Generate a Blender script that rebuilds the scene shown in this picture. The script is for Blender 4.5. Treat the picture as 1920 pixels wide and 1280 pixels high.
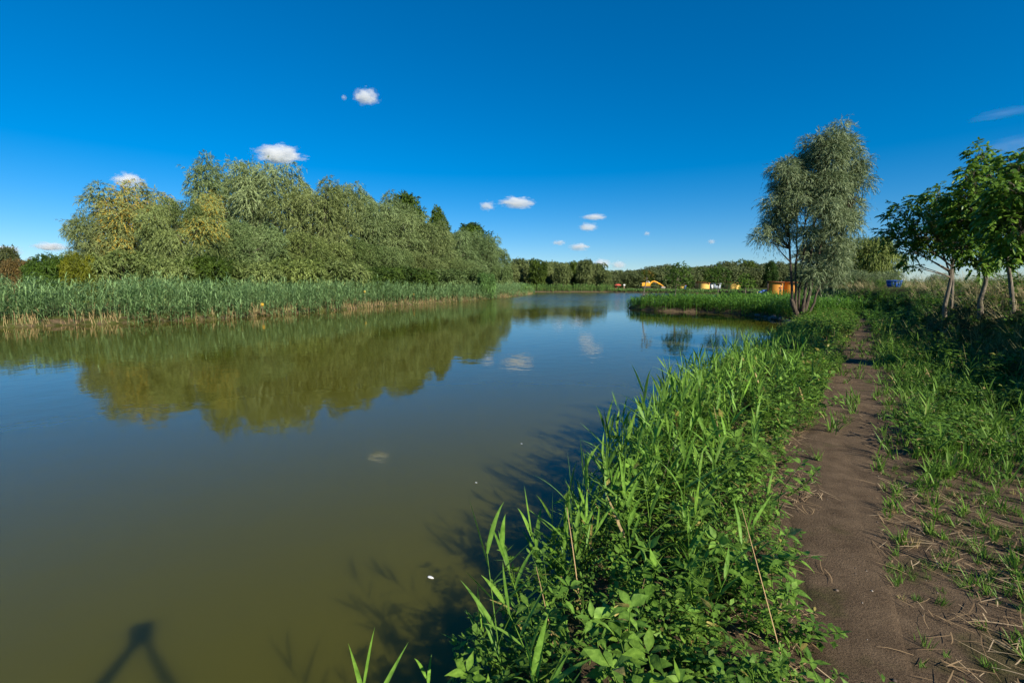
import bpy, bmesh, math, random
import numpy as np
from mathutils import Vector, Matrix

for o in list(bpy.data.objects):
    bpy.data.objects.remove(o, do_unlink=True)
sc = bpy.context.scene
C = sc.collection
R = math.radians

# ------------------------------------------------------------------ camera, sky, sun, exposure
F_PX, Y_HOR, CAM_Z = 900.0, 532.0, 2.6          # measured on the 1920 x 1280 photograph
PITCH = math.atan((640 - Y_HOR) / F_PX)
cam = bpy.data.cameras.new('camera')
cam.sensor_width = 36
cam.lens = 36 * F_PX / 1920
cam.clip_start = 0.02
cam.clip_end = 30000
camo = bpy.data.objects.new('camera', cam)
C.objects.link(camo)
camo.location = (0, 0, CAM_Z)
camo.rotation_euler = (math.pi / 2 - PITCH, 0, 0)
sc.camera = camo

SUN_EL, SUN_AZ = 30.4, 141.0                    # degrees; azimuth clockwise from +Y
w = bpy.data.worlds.new('World')
sc.world = w
w.use_nodes = True
nt = w.node_tree
nt.nodes.clear()
sky = nt.nodes.new('ShaderNodeTexSky')
sky.sky_type = 'NISHITA'
sky.sun_disc = False
sky.sun_elevation = R(SUN_EL)
sky.sun_rotation = R(SUN_AZ)
sky.altitude = 50
sky.air_density = 0.88
sky.dust_density = 0.12
sky.ozone_density = 7.0
hs = nt.nodes.new('ShaderNodeHueSaturation')
hs.inputs['Saturation'].default_value = 1.42
hs.inputs['Value'].default_value = 0.71
bg = nt.nodes.new('ShaderNodeBackground')
bg.inputs['Strength'].default_value = 0.15
wo = nt.nodes.new('ShaderNodeOutputWorld')
gm = nt.nodes.new('ShaderNodeGamma')            # evens out the fall-off from horizon to zenith
gm.inputs['Gamma'].default_value = 0.85
nt.links.new(sky.outputs[0], gm.inputs['Color'])
nt.links.new(gm.outputs[0], hs.inputs['Color'])
nt.links.new(hs.outputs[0], bg.inputs[0])
nt.links.new(bg.outputs[0], wo.inputs[0])

sun = bpy.data.lights.new('sun', 'SUN')
sun.energy = 5.0
sun.angle = R(0.5)
sun.color = (1.0, 0.93, 0.79)
suno = bpy.data.objects.new('sun', sun)
C.objects.link(suno)
SD = Vector((math.sin(R(SUN_AZ)) * math.cos(R(SUN_EL)), math.cos(R(SUN_AZ)) * math.cos(R(SUN_EL)), math.sin(R(SUN_EL))))
suno.rotation_euler = SD.to_track_quat('Z', 'Y').to_euler()
suno.location = (40, -50, 60)

sc.view_settings.view_transform = 'Standard'
sc.view_settings.look = 'None'
sc.view_settings.exposure = 0.6
sc.view_settings.gamma = 1.0
sc.view_settings.use_curve_mapping = False
sc.render.engine = 'CYCLES'
sc.cycles.use_denoising = True
sc.cycles.max_bounces = 12
sc.cycles.transparent_max_bounces = 8
sc.cycles.volume_bounces = 12
sc.cycles.volume_step_rate = 0.5
sc.cycles.caustics_reflective = False
sc.cycles.caustics_refractive = False


def ray(px, py):
    a, b = px - 960, 640 - py
    c, s = math.cos(PITCH), math.sin(PITCH)
    return np.array([a, F_PX * c + b * s, -F_PX * s + b * c])


def P(px, py, z=0.0):
    d = ray(px, py)
    return np.array([0, 0, CAM_Z]) + d * ((z - CAM_Z) / d[2])


def Pd(px, py, y):
    d = ray(px, py)
    return np.array([0, 0, CAM_Z]) + d * (y / d[1])


# ------------------------------------------------------------------ numpy mesh helpers
def nrm(v):
    return v / np.maximum(np.linalg.norm(v, axis=-1, keepdims=True), 1e-9)


class MB:
    """collects quads with a per-vertex 'tint' value"""
    def __init__(self):
        self.v, self.f, self.t, self.n = [], [], [], 0

    def add(self, V, Fq, T=0.5):
        V = np.asarray(V, float).reshape(-1, 3)
        Fq = np.asarray(Fq, int).reshape(-1, 4)
        T = np.broadcast_to(np.asarray(T, float), (len(V),))
        self.v.append(V); self.f.append(Fq + self.n); self.t.append(T)
        self.n += len(V)
        return self

    def arrays(self):
        if not self.v: self.add(np.zeros((4, 3)), [(0, 1, 2, 3)])
        return np.concatenate(self.v), np.concatenate(self.f), np.concatenate(self.t)

    def box(self, x0, x1, y0, y1, z0, z1, T=0.5):
        V = [(x, y, z) for z in (z0, z1) for y in (y0, y1) for x in (x0, x1)]
        Fq = [(0, 2, 3, 1), (4, 5, 7, 6), (0, 1, 5, 4), (2, 6, 7, 3), (0, 4, 6, 2), (1, 3, 7, 5)]
        return self.add(V, Fq, T)

    def mesh(self, name, mat=None, smooth=False):
        V, Fq, T = self.arrays()
        me = bpy.data.meshes.new(name)
        me.vertices.add(len(V)); me.vertices.foreach_set('co', V.astype(np.float32).ravel())
        me.loops.add(Fq.size); me.loops.foreach_set('vertex_index', Fq.astype(np.int32).ravel())
        me.polygons.add(len(Fq))
        me.polygons.foreach_set('loop_start', np.arange(0, Fq.size, 4, dtype=np.int32))
        if smooth:
            me.polygons.foreach_set('use_smooth', np.ones(len(Fq), bool))
        a = me.attributes.new('tint', 'FLOAT', 'POINT')
        a.data.foreach_set('value', T.astype(np.float32))
        me.update(calc_edges=True)
        if mat:
            me.materials.append(mat)
        return me


def link(name, data=None, parent=None, label=None, cat=None, group=None, kind=None, loc=None, rz=None, color=None):
    o = bpy.data.objects.new(name, data)
    C.objects.link(o)
    if parent: o.parent = parent
    if label: o['label'] = label
    if cat: o['category'] = cat
    if group: o['group'] = group
    if kind: o['kind'] = kind
    if loc is not None: o.location = [float(q) for q in loc]
    if rz is not None: o.rotation_euler.z = rz
    if color: o.color = color
    return o


def copy_tree(root, loc, rz, scale=1.0, tilt=(0, 0), color=None):
    r = root.copy(); C.objects.link(r)
    r.location = [float(q) for q in loc]; r.rotation_euler = (tilt[0], tilt[1], rz)
    r.scale = (scale,) * 3 if np.isscalar(scale) else scale
    for ch in root.children:
        c = ch.copy(); C.objects.link(c); c.parent = r
        if color: c.color = color
        for g in ch.children:
            d = g.copy(); C.objects.link(d); d.parent = c
            if color: d.color = color
    return r


def ribbons(base, dirv, L, W, droop=0.0, S=1, prof=None, crease=0.0, hint=None, tint=0.5, sway=None):
    base = np.asarray(base, float).reshape(-1, 3); K = len(base)
    dirv = nrm(np.broadcast_to(np.asarray(dirv, float), (K, 3)))
    L = np.broadcast_to(np.asarray(L, float), (K,)); W = np.broadcast_to(np.asarray(W, float), (K,))
    droop = np.broadcast_to(np.asarray(droop, float), (K,))
    tint = np.broadcast_to(np.asarray(tint, float), (K,))
    t = np.linspace(0, 1, S + 1)
    prof = np.asarray(prof if prof is not None else np.ones(S + 1), float)
    if hint is None:
        hint = np.tile([0.0, 0.0, 1.0], (K, 1))
    hint = np.broadcast_to(np.asarray(hint, float), (K, 3))
    side = nrm(np.cross(dirv, hint) + 1e-6)
    cen = base[:, None] + dirv[:, None] * (L[:, None] * t)[..., None]
    dz = -(droop * L)[:, None] * t ** 2
    cen[..., 2] += dz
    # keep the length about constant as it droops
    if sway is not None:
        cen = cen + np.asarray(sway)[:, None] * (L[:, None] * t ** 2)[..., None]
    hw = (W[:, None] * prof * 0.5)[..., None] * side[:, None]
    if crease:
        up = nrm(np.cross(side, dirv))
        cc = cen - up[:, None] * (W[:, None] * prof * crease)[..., None]
        V = np.stack([cen - hw, cc, cen + hw], 2)
        m = 3
    else:
        V = np.stack([cen - hw, cen + hw], 2)
        m = 2
    nv = (S + 1) * m
    Fq = []
    for s in range(S):
        for j in range(m - 1):
            a = s * m + j
            Fq.append((a, a + 1, a + m + 1, a + m))
    Fq = np.array(Fq)
    FF = (Fq[None] + (np.arange(K) * nv)[:, None, None]).reshape(-1, 4)
    T = np.repeat(tint, nv)
    if crease and S > 2:                        # paler midrib
        T = np.where(T > .8, T, np.clip(T + np.tile(np.array([-.05, .13, -.05] * (S + 1)), K), 0, .72))
    return V.reshape(-1, 3), FF, T


def tubes(paths, radii, sides=5, tint=0.5):
    paths = np.asarray(paths, float); K, S1, _ = paths.shape
    radii = np.broadcast_to(np.asarray(radii, float), (K, S1))
    tan = nrm(np.gradient(paths, axis=1))
    ref = np.where(np.abs(tan[..., 2:3]) > 0.9, np.array([1.0, 0, 0]), np.array([0, 0, 1.0]))
    # constant reference along each tube to avoid twisting
    ref = np.broadcast_to(ref[:, :1], tan.shape)
    s = nrm(np.cross(tan, ref)); u = np.cross(s, tan)
    a = np.linspace(0, 2 * np.pi, sides, endpoint=False)
    V = paths[:, :, None] + radii[..., None, None] * (np.cos(a)[:, None] * s[:, :, None] + np.sin(a)[:, None] * u[:, :, None])
    Fq = []
    for i in range(S1 - 1):
        for j in range(sides):
            k = (j + 1) % sides
            Fq.append((i * sides + j, i * sides + k, (i + 1) * sides + k, (i + 1) * sides + j))
    Fq = np.array(Fq); nv = S1 * sides
    FF = (Fq[None] + (np.arange(K) * nv)[:, None, None]).reshape(-1, 4)
    T = np.repeat(np.broadcast_to(np.asarray(tint, float), (K,)), nv)
    return V.reshape(-1, 3), FF, T


def stamp(mb, tmpl, pos, rz, scale, tilt=None, dt=None):
    """copies of a template (V, F, T) at many places, joined into mb"""
    V, Fq, T = tmpl
    pos = np.asarray(pos, float); K = len(pos)
    if K == 0: return
    c, s = np.cos(rz), np.sin(rz)
    X = V[None, :, 0] * c[:, None] - V[None, :, 1] * s[:, None]
    Y = V[None, :, 0] * s[:, None] + V[None, :, 1] * c[:, None]
    Z = np.broadcast_to(V[None, :, 2], X.shape)
    scale = np.broadcast_to(scale, (K,))
    W = np.stack([X, Y, Z], -1) * scale[:, None, None]
    if tilt is not None:
        W[..., :2] += tilt[:, None, :] * W[..., 2:3]
    W += pos[:, None]
    FF = (Fq[None] + (np.arange(K) * len(V))[:, None, None]).reshape(-1, 4)
    TT = np.tile(T, K)
    if dt is not None:
        TT = TT + np.repeat(dt, len(V))
    mb.add(W.reshape(-1, 3), FF, np.clip(TT, 0, 1))


# ------------------------------------------------------------------ materials
def new_mat(name):
    m = bpy.data.materials.new(name); m.use_nodes = True
    n = m.node_tree; b = n.nodes['Principled BSDF']
    return m, n, b


def foliage(name, dark, light, accent=None, trans=0.25, rough=0.55, spec=0.25, grain=0.0):
    m, n, b = new_mat(name)
    at = n.nodes.new('ShaderNodeAttribute'); at.attribute_name = 'tint'
    cr = n.nodes.new('ShaderNodeValToRGB')
    e = cr.color_ramp.elements
    e[0].position = 0.0; e[0].color = (*dark, 1)
    e[1].position = 0.72; e[1].color = (*light, 1)
    x = e.new(0.82); x.color = (*(accent or light), 1)
    oi = n.nodes.new('ShaderNodeObjectInfo')
    mx = n.nodes.new('ShaderNodeMix'); mx.data_type = 'RGBA'; mx.blend_type = 'MULTIPLY'
    mx.inputs[0].default_value = 1.0
    n.links.new(at.outputs['Fac'], cr.inputs[0])
    n.links.new(cr.outputs[0], mx.inputs[6]); n.links.new(oi.outputs['Color'], mx.inputs[7])
    if grain:                                   # mottled, slightly puckered leaf surface
        tc = n.nodes.new('ShaderNodeTexCoord'); nz = n.nodes.new('ShaderNodeTexNoise')
        nz.inputs['Scale'].default_value = grain; nz.inputs['Detail'].default_value = 4
        n.links.new(tc.outputs['Object'], nz.inputs['Vector'])
        c2 = n.nodes.new('ShaderNodeValToRGB')
        c2.color_ramp.elements[0].position = .3; c2.color_ramp.elements[0].color = (.62, .68, .55, 1)
        c2.color_ramp.elements[1].position = .7; c2.color_ramp.elements[1].color = (1.25, 1.18, 1.2, 1)
        n.links.new(nz.outputs[0], c2.inputs[0])
        m2 = n.nodes.new('ShaderNodeMix'); m2.data_type = 'RGBA'; m2.blend_type = 'MULTIPLY'; m2.inputs[0].default_value = 1
        n.links.new(mx.outputs[2], m2.inputs[6]); n.links.new(c2.outputs[0], m2.inputs[7])
        bp = n.nodes.new('ShaderNodeBump'); bp.inputs['Strength'].default_value = .55; bp.inputs['Distance'].default_value = .01
        n.links.new(nz.outputs[0], bp.inputs['Height']); n.links.new(bp.outputs[0], b.inputs['Normal'])
        mx = m2
    n.links.new(mx.outputs[2], b.inputs['Base Color'])
    b.inputs['Roughness'].default_value = rough
    b.inputs['Specular IOR Level'].default_value = spec
    tr = n.nodes.new('ShaderNodeBsdfTranslucent')
    n.links.new(mx.outputs[2], tr.inputs[0])
    ms = n.nodes.new('ShaderNodeMixShader'); ms.inputs[0].default_value = trans
    n.links.new(b.outputs[0], ms.inputs[1]); n.links.new(tr.outputs[0], ms.inputs[2])
    n.links.new(ms.outputs[0], n.nodes['Material Output'].inputs[0])
    return m


def plain(name, col, rough=0.6, var=0.25, scale=6.0, metal=0.0, spec=0.3, bump=0.0):
    m, n, b = new_mat(name)
    tc = n.nodes.new('ShaderNodeTexCoord'); nz = n.nodes.new('ShaderNodeTexNoise')
    nz.inputs['Scale'].default_value = scale; nz.inputs['Detail'].default_value = 5
    n.links.new(tc.outputs['Object'], nz.inputs['Vector'])
    cr = n.nodes.new('ShaderNodeValToRGB')
    cr.color_ramp.elements[0].position = 0.3; cr.color_ramp.elements[1].position = 0.7
    cr.color_ramp.elements[0].color = (*[c * (1 - var) for c in col], 1)
    cr.color_ramp.elements[1].color = (*[min(1, c * (1 + var)) for c in col], 1)
    n.links.new(nz.outputs[0], cr.inputs[0]); n.links.new(cr.outputs[0], b.inputs['Base Color'])
    b.inputs['Roughness'].default_value = rough; b.inputs['Metallic'].default_value = metal
    b.inputs['Specular IOR Level'].default_value = spec
    if bump:
        bp = n.nodes.new('ShaderNodeBump'); bp.inputs['Strength'].default_value = bump
        bp.inputs['Distance'].default_value = 0.02
        n.links.new(nz.outputs[0], bp.inputs['Height']); n.links.new(bp.outputs[0], b.inputs['Normal'])
    return m


def bark(name, c0, c1):
    m, n, b = new_mat(name)
    tc = n.nodes.new('ShaderNodeTexCoord'); mp = n.nodes.new('ShaderNodeMapping')
    mp.inputs['Scale'].default_value = (9, 9, 1.6)
    nz = n.nodes.new('ShaderNodeTexNoise'); nz.inputs['Scale'].default_value = 2.5; nz.inputs['Detail'].default_value = 8
    n.links.new(tc.outputs['Object'], mp.inputs[0]); n.links.new(mp.outputs[0], nz.inputs['Vector'])
    cr = n.nodes.new('ShaderNodeValToRGB')
    cr.color_ramp.elements[0].position = 0.35; cr.color_ramp.elements[1].position = 0.68
    cr.color_ramp.elements[0].color = (*c0, 1); cr.color_ramp.elements[1].color = (*c1, 1)
    n.links.new(nz.outputs[0], cr.inputs[0]); n.links.new(cr.outputs[0], b.inputs['Base Color'])
    b.inputs['Roughness'].default_value = 0.9
    bp = n.nodes.new('ShaderNodeBump'); bp.inputs['Strength'].default_value = 0.8; bp.inputs['Distance'].default_value = 0.03
    n.links.new(nz.outputs[0], bp.inputs['Height']); n.links.new(bp.outputs[0], b.inputs['Normal'])
    return m


M = {}
M['willow'] = foliage('willow_leaf', (0.040, 0.070, 0.014), (0.260, 0.320, 0.135), (0.42, 0.29, 0.035), trans=.10)
M['silver'] = foliage('silver_willow_leaf', (0.044, 0.082, 0.022), (0.275, 0.335, 0.165), (0.36, 0.37, 0.25), trans=.18)
M['broad'] = foliage('broad_leaf', (0.025, 0.055, 0.008), (0.13, 0.20, 0.03), (0.30, 0.22, 0.03))
M['walnut'] = foliage('walnut_leaf', (0.040, 0.105, 0.010), (0.190, 0.325, 0.038), (0.26, 0.38, 0.05), trans=0.35, rough=0.42, spec=0.4)
M['reed_far'] = foliage('reed_leaf_far', (0.062, 0.135, 0.042), (0.285, 0.430, 0.165), (0.42, 0.30, 0.14))
M['reed'] = foliage('reed_leaf', (0.068, 0.165, 0.022), (0.220, 0.400, 0.062), (0.40, 0.30, 0.12), trans=0.32, rough=0.5, spec=0.3, grain=26)
M['weed'] = foliage('weed_leaf', (0.045, 0.115, 0.014), (0.195, 0.345, 0.048), (0.36, 0.30, 0.09), trans=0.28, rough=0.6, spec=0.25, grain=42)
M['grass'] = foliage('grass_blade', (0.048, 0.120, 0.015), (0.165, 0.300, 0.038), (0.42, 0.30, 0.13), trans=0.3)
M['dry'] = foliage('dry_grass', (0.060, 0.080, 0.022), (0.27, 0.26, 0.10), (0.42, 0.32, 0.17), trans=0.2)
M['straw'] = foliage('straw', (0.16, 0.10, 0.05), (0.42, 0.28, 0.14), (0.52, 0.38, 0.22), trans=0.05, rough=0.7)
M['bark_dark'] = bark('willow_bark', (0.028, 0.020, 0.014), (0.14, 0.10, 0.065))
M['bark_pale'] = bark('walnut_bark', (0.06, 0.048, 0.036), (0.26, 0.215, 0.155))
M['bark_grey'] = bark('grey_bark', (0.06, 0.05, 0.04), (0.24, 0.20, 0.16))
M['shed'] = plain('orange_paint', (0.56, 0.235, 0.03), 0.6, 0.10, 3)
M['shed_pale'] = plain('yellow_boards', (0.78, 0.47, 0.11), 0.6, 0.10, 3)
M['roof_red'] = plain('rusty_roof', (0.36, 0.12, 0.05), 0.6, 0.25, 2)
M['dark_wood'] = plain('dark_wood', (0.045, 0.032, 0.025), 0.8, 0.4, 5, bump=0.4)
M['wood'] = plain('weathered_wood', (0.30, 0.22, 0.14), 0.8, 0.35, 5, bump=0.4)
M['blue'] = plain('blue_plastic', (0.012, 0.085, 0.42), 0.45, 0.2, 4, spec=0.45)
M['white'] = plain('white_paint', (0.75, 0.74, 0.70), 0.6, 0.06, 4)
M['metal'] = plain('galvanised_sheet', (0.42, 0.47, 0.52), 0.45, 0.15, 3, metal=0.3)
M['digger'] = plain('yellow_machine_paint', (0.72, 0.33, 0.015), 0.45, 0.12, 2, spec=0.5)
M['steel'] = plain('worn_steel', (0.32, 0.27, 0.22), 0.55, 0.3, 4, metal=0.4)
M['track'] = plain('track_steel', (0.06, 0.05, 0.04), 0.8, 0.3, 4)
M['glass'] = plain('dark_glass', (0.03, 0.04, 0.05), 0.1, 0.1, 2, spec=0.6)
M['red_cloth'] = plain('faded_red_cloth', (0.55, 0.10, 0.06), 0.8, 0.15, 3)
M['yellow_sign'] = plain('yellow_sign_paint', (0.52, 0.31, 0.03), 0.6, 0.2, 9)
M['stone'] = plain('bank_stone', (0.15, 0.145, 0.14), 0.9, 0.4, 4, bump=0.6)
M['skin'] = plain('skin', (0.48, 0.27, 0.18), 0.5, 0.06, 8)
M['cloth_dark'] = plain('dark_cloth', (0.03, 0.035, 0.05), 0.9, 0.2, 20)
M['cloth_orange'] = plain('orange_cloth', (0.50, 0.15, 0.05), 0.9, 0.15, 20)
M['cloth_grey'] = plain('grey_cloth', (0.14, 0.15, 0.17), 0.9, 0.2, 20)
M['black'] = plain('black_plastic', (0.015, 0.015, 0.016), 0.4, 0.2, 8)
M['hair'] = plain('brown_hair', (0.03, 0.02, 0.012), 0.7, 0.3, 30)

# ------------------------------------------------------------------ lie of the land
LAKE = np.array([(-4.6, -6), (-1.9, -0.4), (-0.18, 2.86), (0.26, 3.53), (1.25, 5.37), (3.0, 8.55), (5.25, 12.31), (7.85, 15.73),
                 (10.9, 19.8), (15.4, 26.06), (17.9, 28.4), (18.7, 29.7), (18.5, 31.4), (18.9, 33.5), (19.6, 36.8), (19.3, 40.0), (17.8, 43.4),
                 (14.6, 45.3), (12.9, 48.0), (12.3, 51.0), (13.0, 53.2), (15.5, 53.6), (19.5, 51.5), (26, 52), (33, 60), (41, 78), (47, 92),
                 (52, 101), (56, 110), (58.5, 118), (46.9, 124.6), (41.9, 135.3), (29.5, 148), (6.5, 148), (4.2, 140), (5.6, 131), (4.6, 120),
                 (3.1, 112.7), (-1.5, 92), (-8.5, 69.5), (-11.2, 62), (-15, 56.2), (-16.6, 50), (-18.8, 44.5), (-21.3, 36.2), (-25.5, 32.2),
                 (-30.7, 28.6), (-40, 23), (-60, 14), (-75, 0), (-75, -40), (-20, -40)], float)
TOE = np.array([(6.6, -12), (6.9, 0), (7.6, 4), (8.7, 7.6), (10.1, 10.3), (12.0, 13.2), (14.4, 17.2), (18.2, 22.6), (21.6, 27.6), (23.4, 32), (25, 38), (30, 50), (40, 66), (70, 95)], float)
PATH = np.array([(-1.2, -3, .5), (0.2, -1, .5), (1.2, 1, .5), (1.95, 2.37, .30), (2.5, 3.5, .38), (3.6, 5.3, .58), (5.15, 7.1, .50), (6.9, 9.5, .55), (8.6, 11.8, .45),
                 (11.4, 15.7, .42), (14.8, 20.1, .40), (18.0, 24.6, .4), (20.8, 28.7, .4), (22.6, 32.5, .45), (23.6, 37, .4)], float)


def seg_d(p, poly, closed):
    """distance to a polyline and the index of the nearest segment"""
    a = poly[:, :2]; b = np.roll(a, -1, 0)
    if not closed: a, b = a[:-1], b[:-1]
    best = np.full(len(p), 1e18); idx = np.zeros(len(p), int); tt = np.zeros(len(p))
    for i in range(len(a)):
        d = b[i] - a[i]; q = p - a[i]
        t = np.clip((q @ d) / (d @ d), 0, 1)
        r = q - t[:, None] * d
        e = (r * r).sum(1)
        k = e < best
        best[k] = e[k]; idx[k] = i; tt[k] = t[k]
    return np.sqrt(best), idx, tt


def inside(p, poly):
    x, y = p[:, 0], p[:, 1]; c = np.zeros(len(p), bool)
    n = len(poly); j = n - 1
    for i in range(n):
        xi, yi = poly[i]; xj, yj = poly[j]
        hit = ((yi > y) != (yj > y)) & (x < (xj - xi) * (y - yi) / (yj - yi + 1e-12) + xi)
        c ^= hit; j = i
    return c


def wobble(p):
    x, y = p[:, 0], p[:, 1]
    return (np.sin(x * 1.3 + 0.7 * y) * np.cos(y * 0.9 - 0.4 * x) + 0.5 * np.sin(2.9 * x - 1.7 * y + 1) + 0.35 * np.sin(5.3 * y + 3.1 * x + 2)) / 1.85


def shore(p):
    """+ on land, - in the water"""
    d, _, _ = seg_d(p, LAKE, True)
    return np.where(inside(p, LAKE), -d, d) + 0.10 * wobble(p * 1.6)


def toe_s(p):
    d, i, t = seg_d(p, TOE, False)
    a, b = TOE[:-1], TOE[1:]
    dv = (b - a)[i]; q = p - a[i]
    cr = q[:, 0] * dv[:, 1] - q[:, 1] * dv[:, 0]
    return np.where(cr > 0, d, -d)


def path_m(p):
    """distance to the path centre line divided by its half width there"""
    d, i, t = seg_d(p, PATH, False)
    hw = PATH[i, 2] * (1 - t) + PATH[np.minimum(i + 1, len(PATH) - 1), 2] * t
    return d / hw


def sstep(a, b, x):
    t = np.clip((x - a) / (b - a), 0, 1)
    return t * t * (3 - 2 * t)


def height(p):
    p = np.atleast_2d(np.asarray(p, float))[:, :2]
    s = shore(p)
    land = 0.30 * sstep(-0.05, 0.35, s) + 0.15 * sstep(0.3, 2.2, s) + 0.45 * sstep(4, 26, s) - 0.0
    far = sstep(60, 110, p[:, 1])
    z = np.where(s > -0.05, land + 0.05, -np.minimum(0.9, 0.05 - s * 0.5) + 0.05)
    b = sstep(0, 2.3, toe_s(p)) * (1 - far)
    z = z + np.where(s > 0, b * (1.75 - 0.45 * sstep(4, 26, s) + 0.10 * wobble(p * 0.5)), 0)
    z = z + np.where(s > 0, .55 * sstep(2.5, 8, s) * far * (1 - .8 * sstep(4, 26, s)), 0)
    near = sstep(0.2, 0.8, s)
    return z + near * (0.035 * wobble(p) + 0.010 * wobble(p * 3.3 + 7))


def H1(x, y):
    return float(height([(x, y)])[0])


# ------------------------------------------------------------------ ground, water, path
def ground_mat():
    m, n, b = new_mat('ground_soil')
    tc = n.nodes.new('ShaderNodeTexCoord')
    n1 = n.nodes.new('ShaderNodeTexNoise'); n1.inputs['Scale'].default_value = 0.55; n1.inputs['Detail'].default_value = 8
    n2 = n.nodes.new('ShaderNodeTexNoise'); n2.inputs['Scale'].default_value = 14; n2.inputs['Detail'].default_value = 8
    for q in (n1, n2): n.links.new(tc.outputs['Object'], q.inputs['Vector'])
    cr = n.nodes.new('ShaderNodeValToRGB')
    e = cr.color_ramp.elements
    e[0].position = 0.35; e[0].color = (0.036, 0.042, 0.014, 1)
    e[1].position = 0.62; e[1].color = (0.085, 0.115, 0.03, 1)
    c2 = n.nodes.new('ShaderNodeValToRGB')
    c2.color_ramp.elements[0].position = 0.35; c2.color_ramp.elements[0].color = (0.5, 0.45, 0.4, 1)
    c2.color_ramp.elements[1].position = 0.7; c2.color_ramp.elements[1].color = (1.3, 1.2, 1.0, 1)
    mx = n.nodes.new('ShaderNodeMix'); mx.data_type = 'RGBA'; mx.blend_type = 'MULTIPLY'; mx.inputs[0].default_value = 1
    n.links.new(n1.outputs[0], cr.inputs[0]); n.links.new(n2.outputs[0], c2.inputs[0])
    n.links.new(cr.outputs[0], mx.inputs[6]); n.links.new(c2.outputs[0], mx.inputs[7])
    # bare earth round the path and on the near flat
    at = n.nodes.new('ShaderNodeAttribute'); at.attribute_name = 'tint'
    n3 = n.nodes.new('ShaderNodeTexNoise'); n3.inputs['Scale'].default_value = 2.2; n3.inputs['Detail'].default_value = 8
    n.links.new(tc.outputs['Object'], n3.inputs['Vector'])
    ad = n.nodes.new('ShaderNodeMath'); ad.operation = 'ADD'
    n.links.new(at.outputs['Fac'], ad.inputs[0]); n.links.new(n3.outputs[0], ad.inputs[1])
    mr = n.nodes.new('ShaderNodeMapRange'); mr.inputs[1].default_value = 0.78; mr.inputs[2].default_value = 1.0
    n.links.new(ad.outputs[0], mr.inputs[0])
    earth = n.nodes.new('ShaderNodeValToRGB')
    earth.color_ramp.elements[0].position = 0.36; earth.color_ramp.elements[0].color = (0.054, 0.036, 0.022, 1)
    earth.color_ramp.elements[1].position = 0.68; earth.color_ramp.elements[1].color = (0.195, 0.136, 0.084, 1)
    n4 = n.nodes.new('ShaderNodeTexNoise'); n4.inputs['Scale'].default_value = 75; n4.inputs['Detail'].default_value = 9; n4.inputs['Roughness'].default_value = .72
    n5 = n.nodes.new('ShaderNodeTexNoise'); n5.inputs['Scale'].default_value = 4.5; n5.inputs['Detail'].default_value = 7; n5.inputs['Roughness'].default_value = .65
    for q in (n4, n5): n.links.new(tc.outputs['Object'], q.inputs['Vector'])
    em = n.nodes.new('ShaderNodeMix'); em.data_type = 'FLOAT'; em.inputs[0].default_value = 0.45
    n.links.new(n4.outputs[0], em.inputs[2]); n.links.new(n5.outputs[0], em.inputs[3])
    n.links.new(em.outputs[0], earth.inputs[0])
    m2 = n.nodes.new('ShaderNodeMix'); m2.data_type = 'RGBA'
    n.links.new(mr.outputs[0], m2.inputs[0]); n.links.new(mx.outputs[2], m2.inputs[6]); n.links.new(earth.outputs[0], m2.inputs[7])
    n.links.new(m2.outputs[2], b.inputs['Base Color'])
    b.inputs['Roughness'].default_value = 1.0; b.inputs['Specular IOR Level'].default_value = 0.1
    bp = n.nodes.new('ShaderNodeBump'); bp.inputs['Strength'].default_value = 1.0; bp.inputs['Distance'].default_value = 0.03
    n.links.new(em.outputs[0], bp.inputs['Height']); n.links.new(bp.outputs[0], b.inputs['Normal'])
    return m


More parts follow.
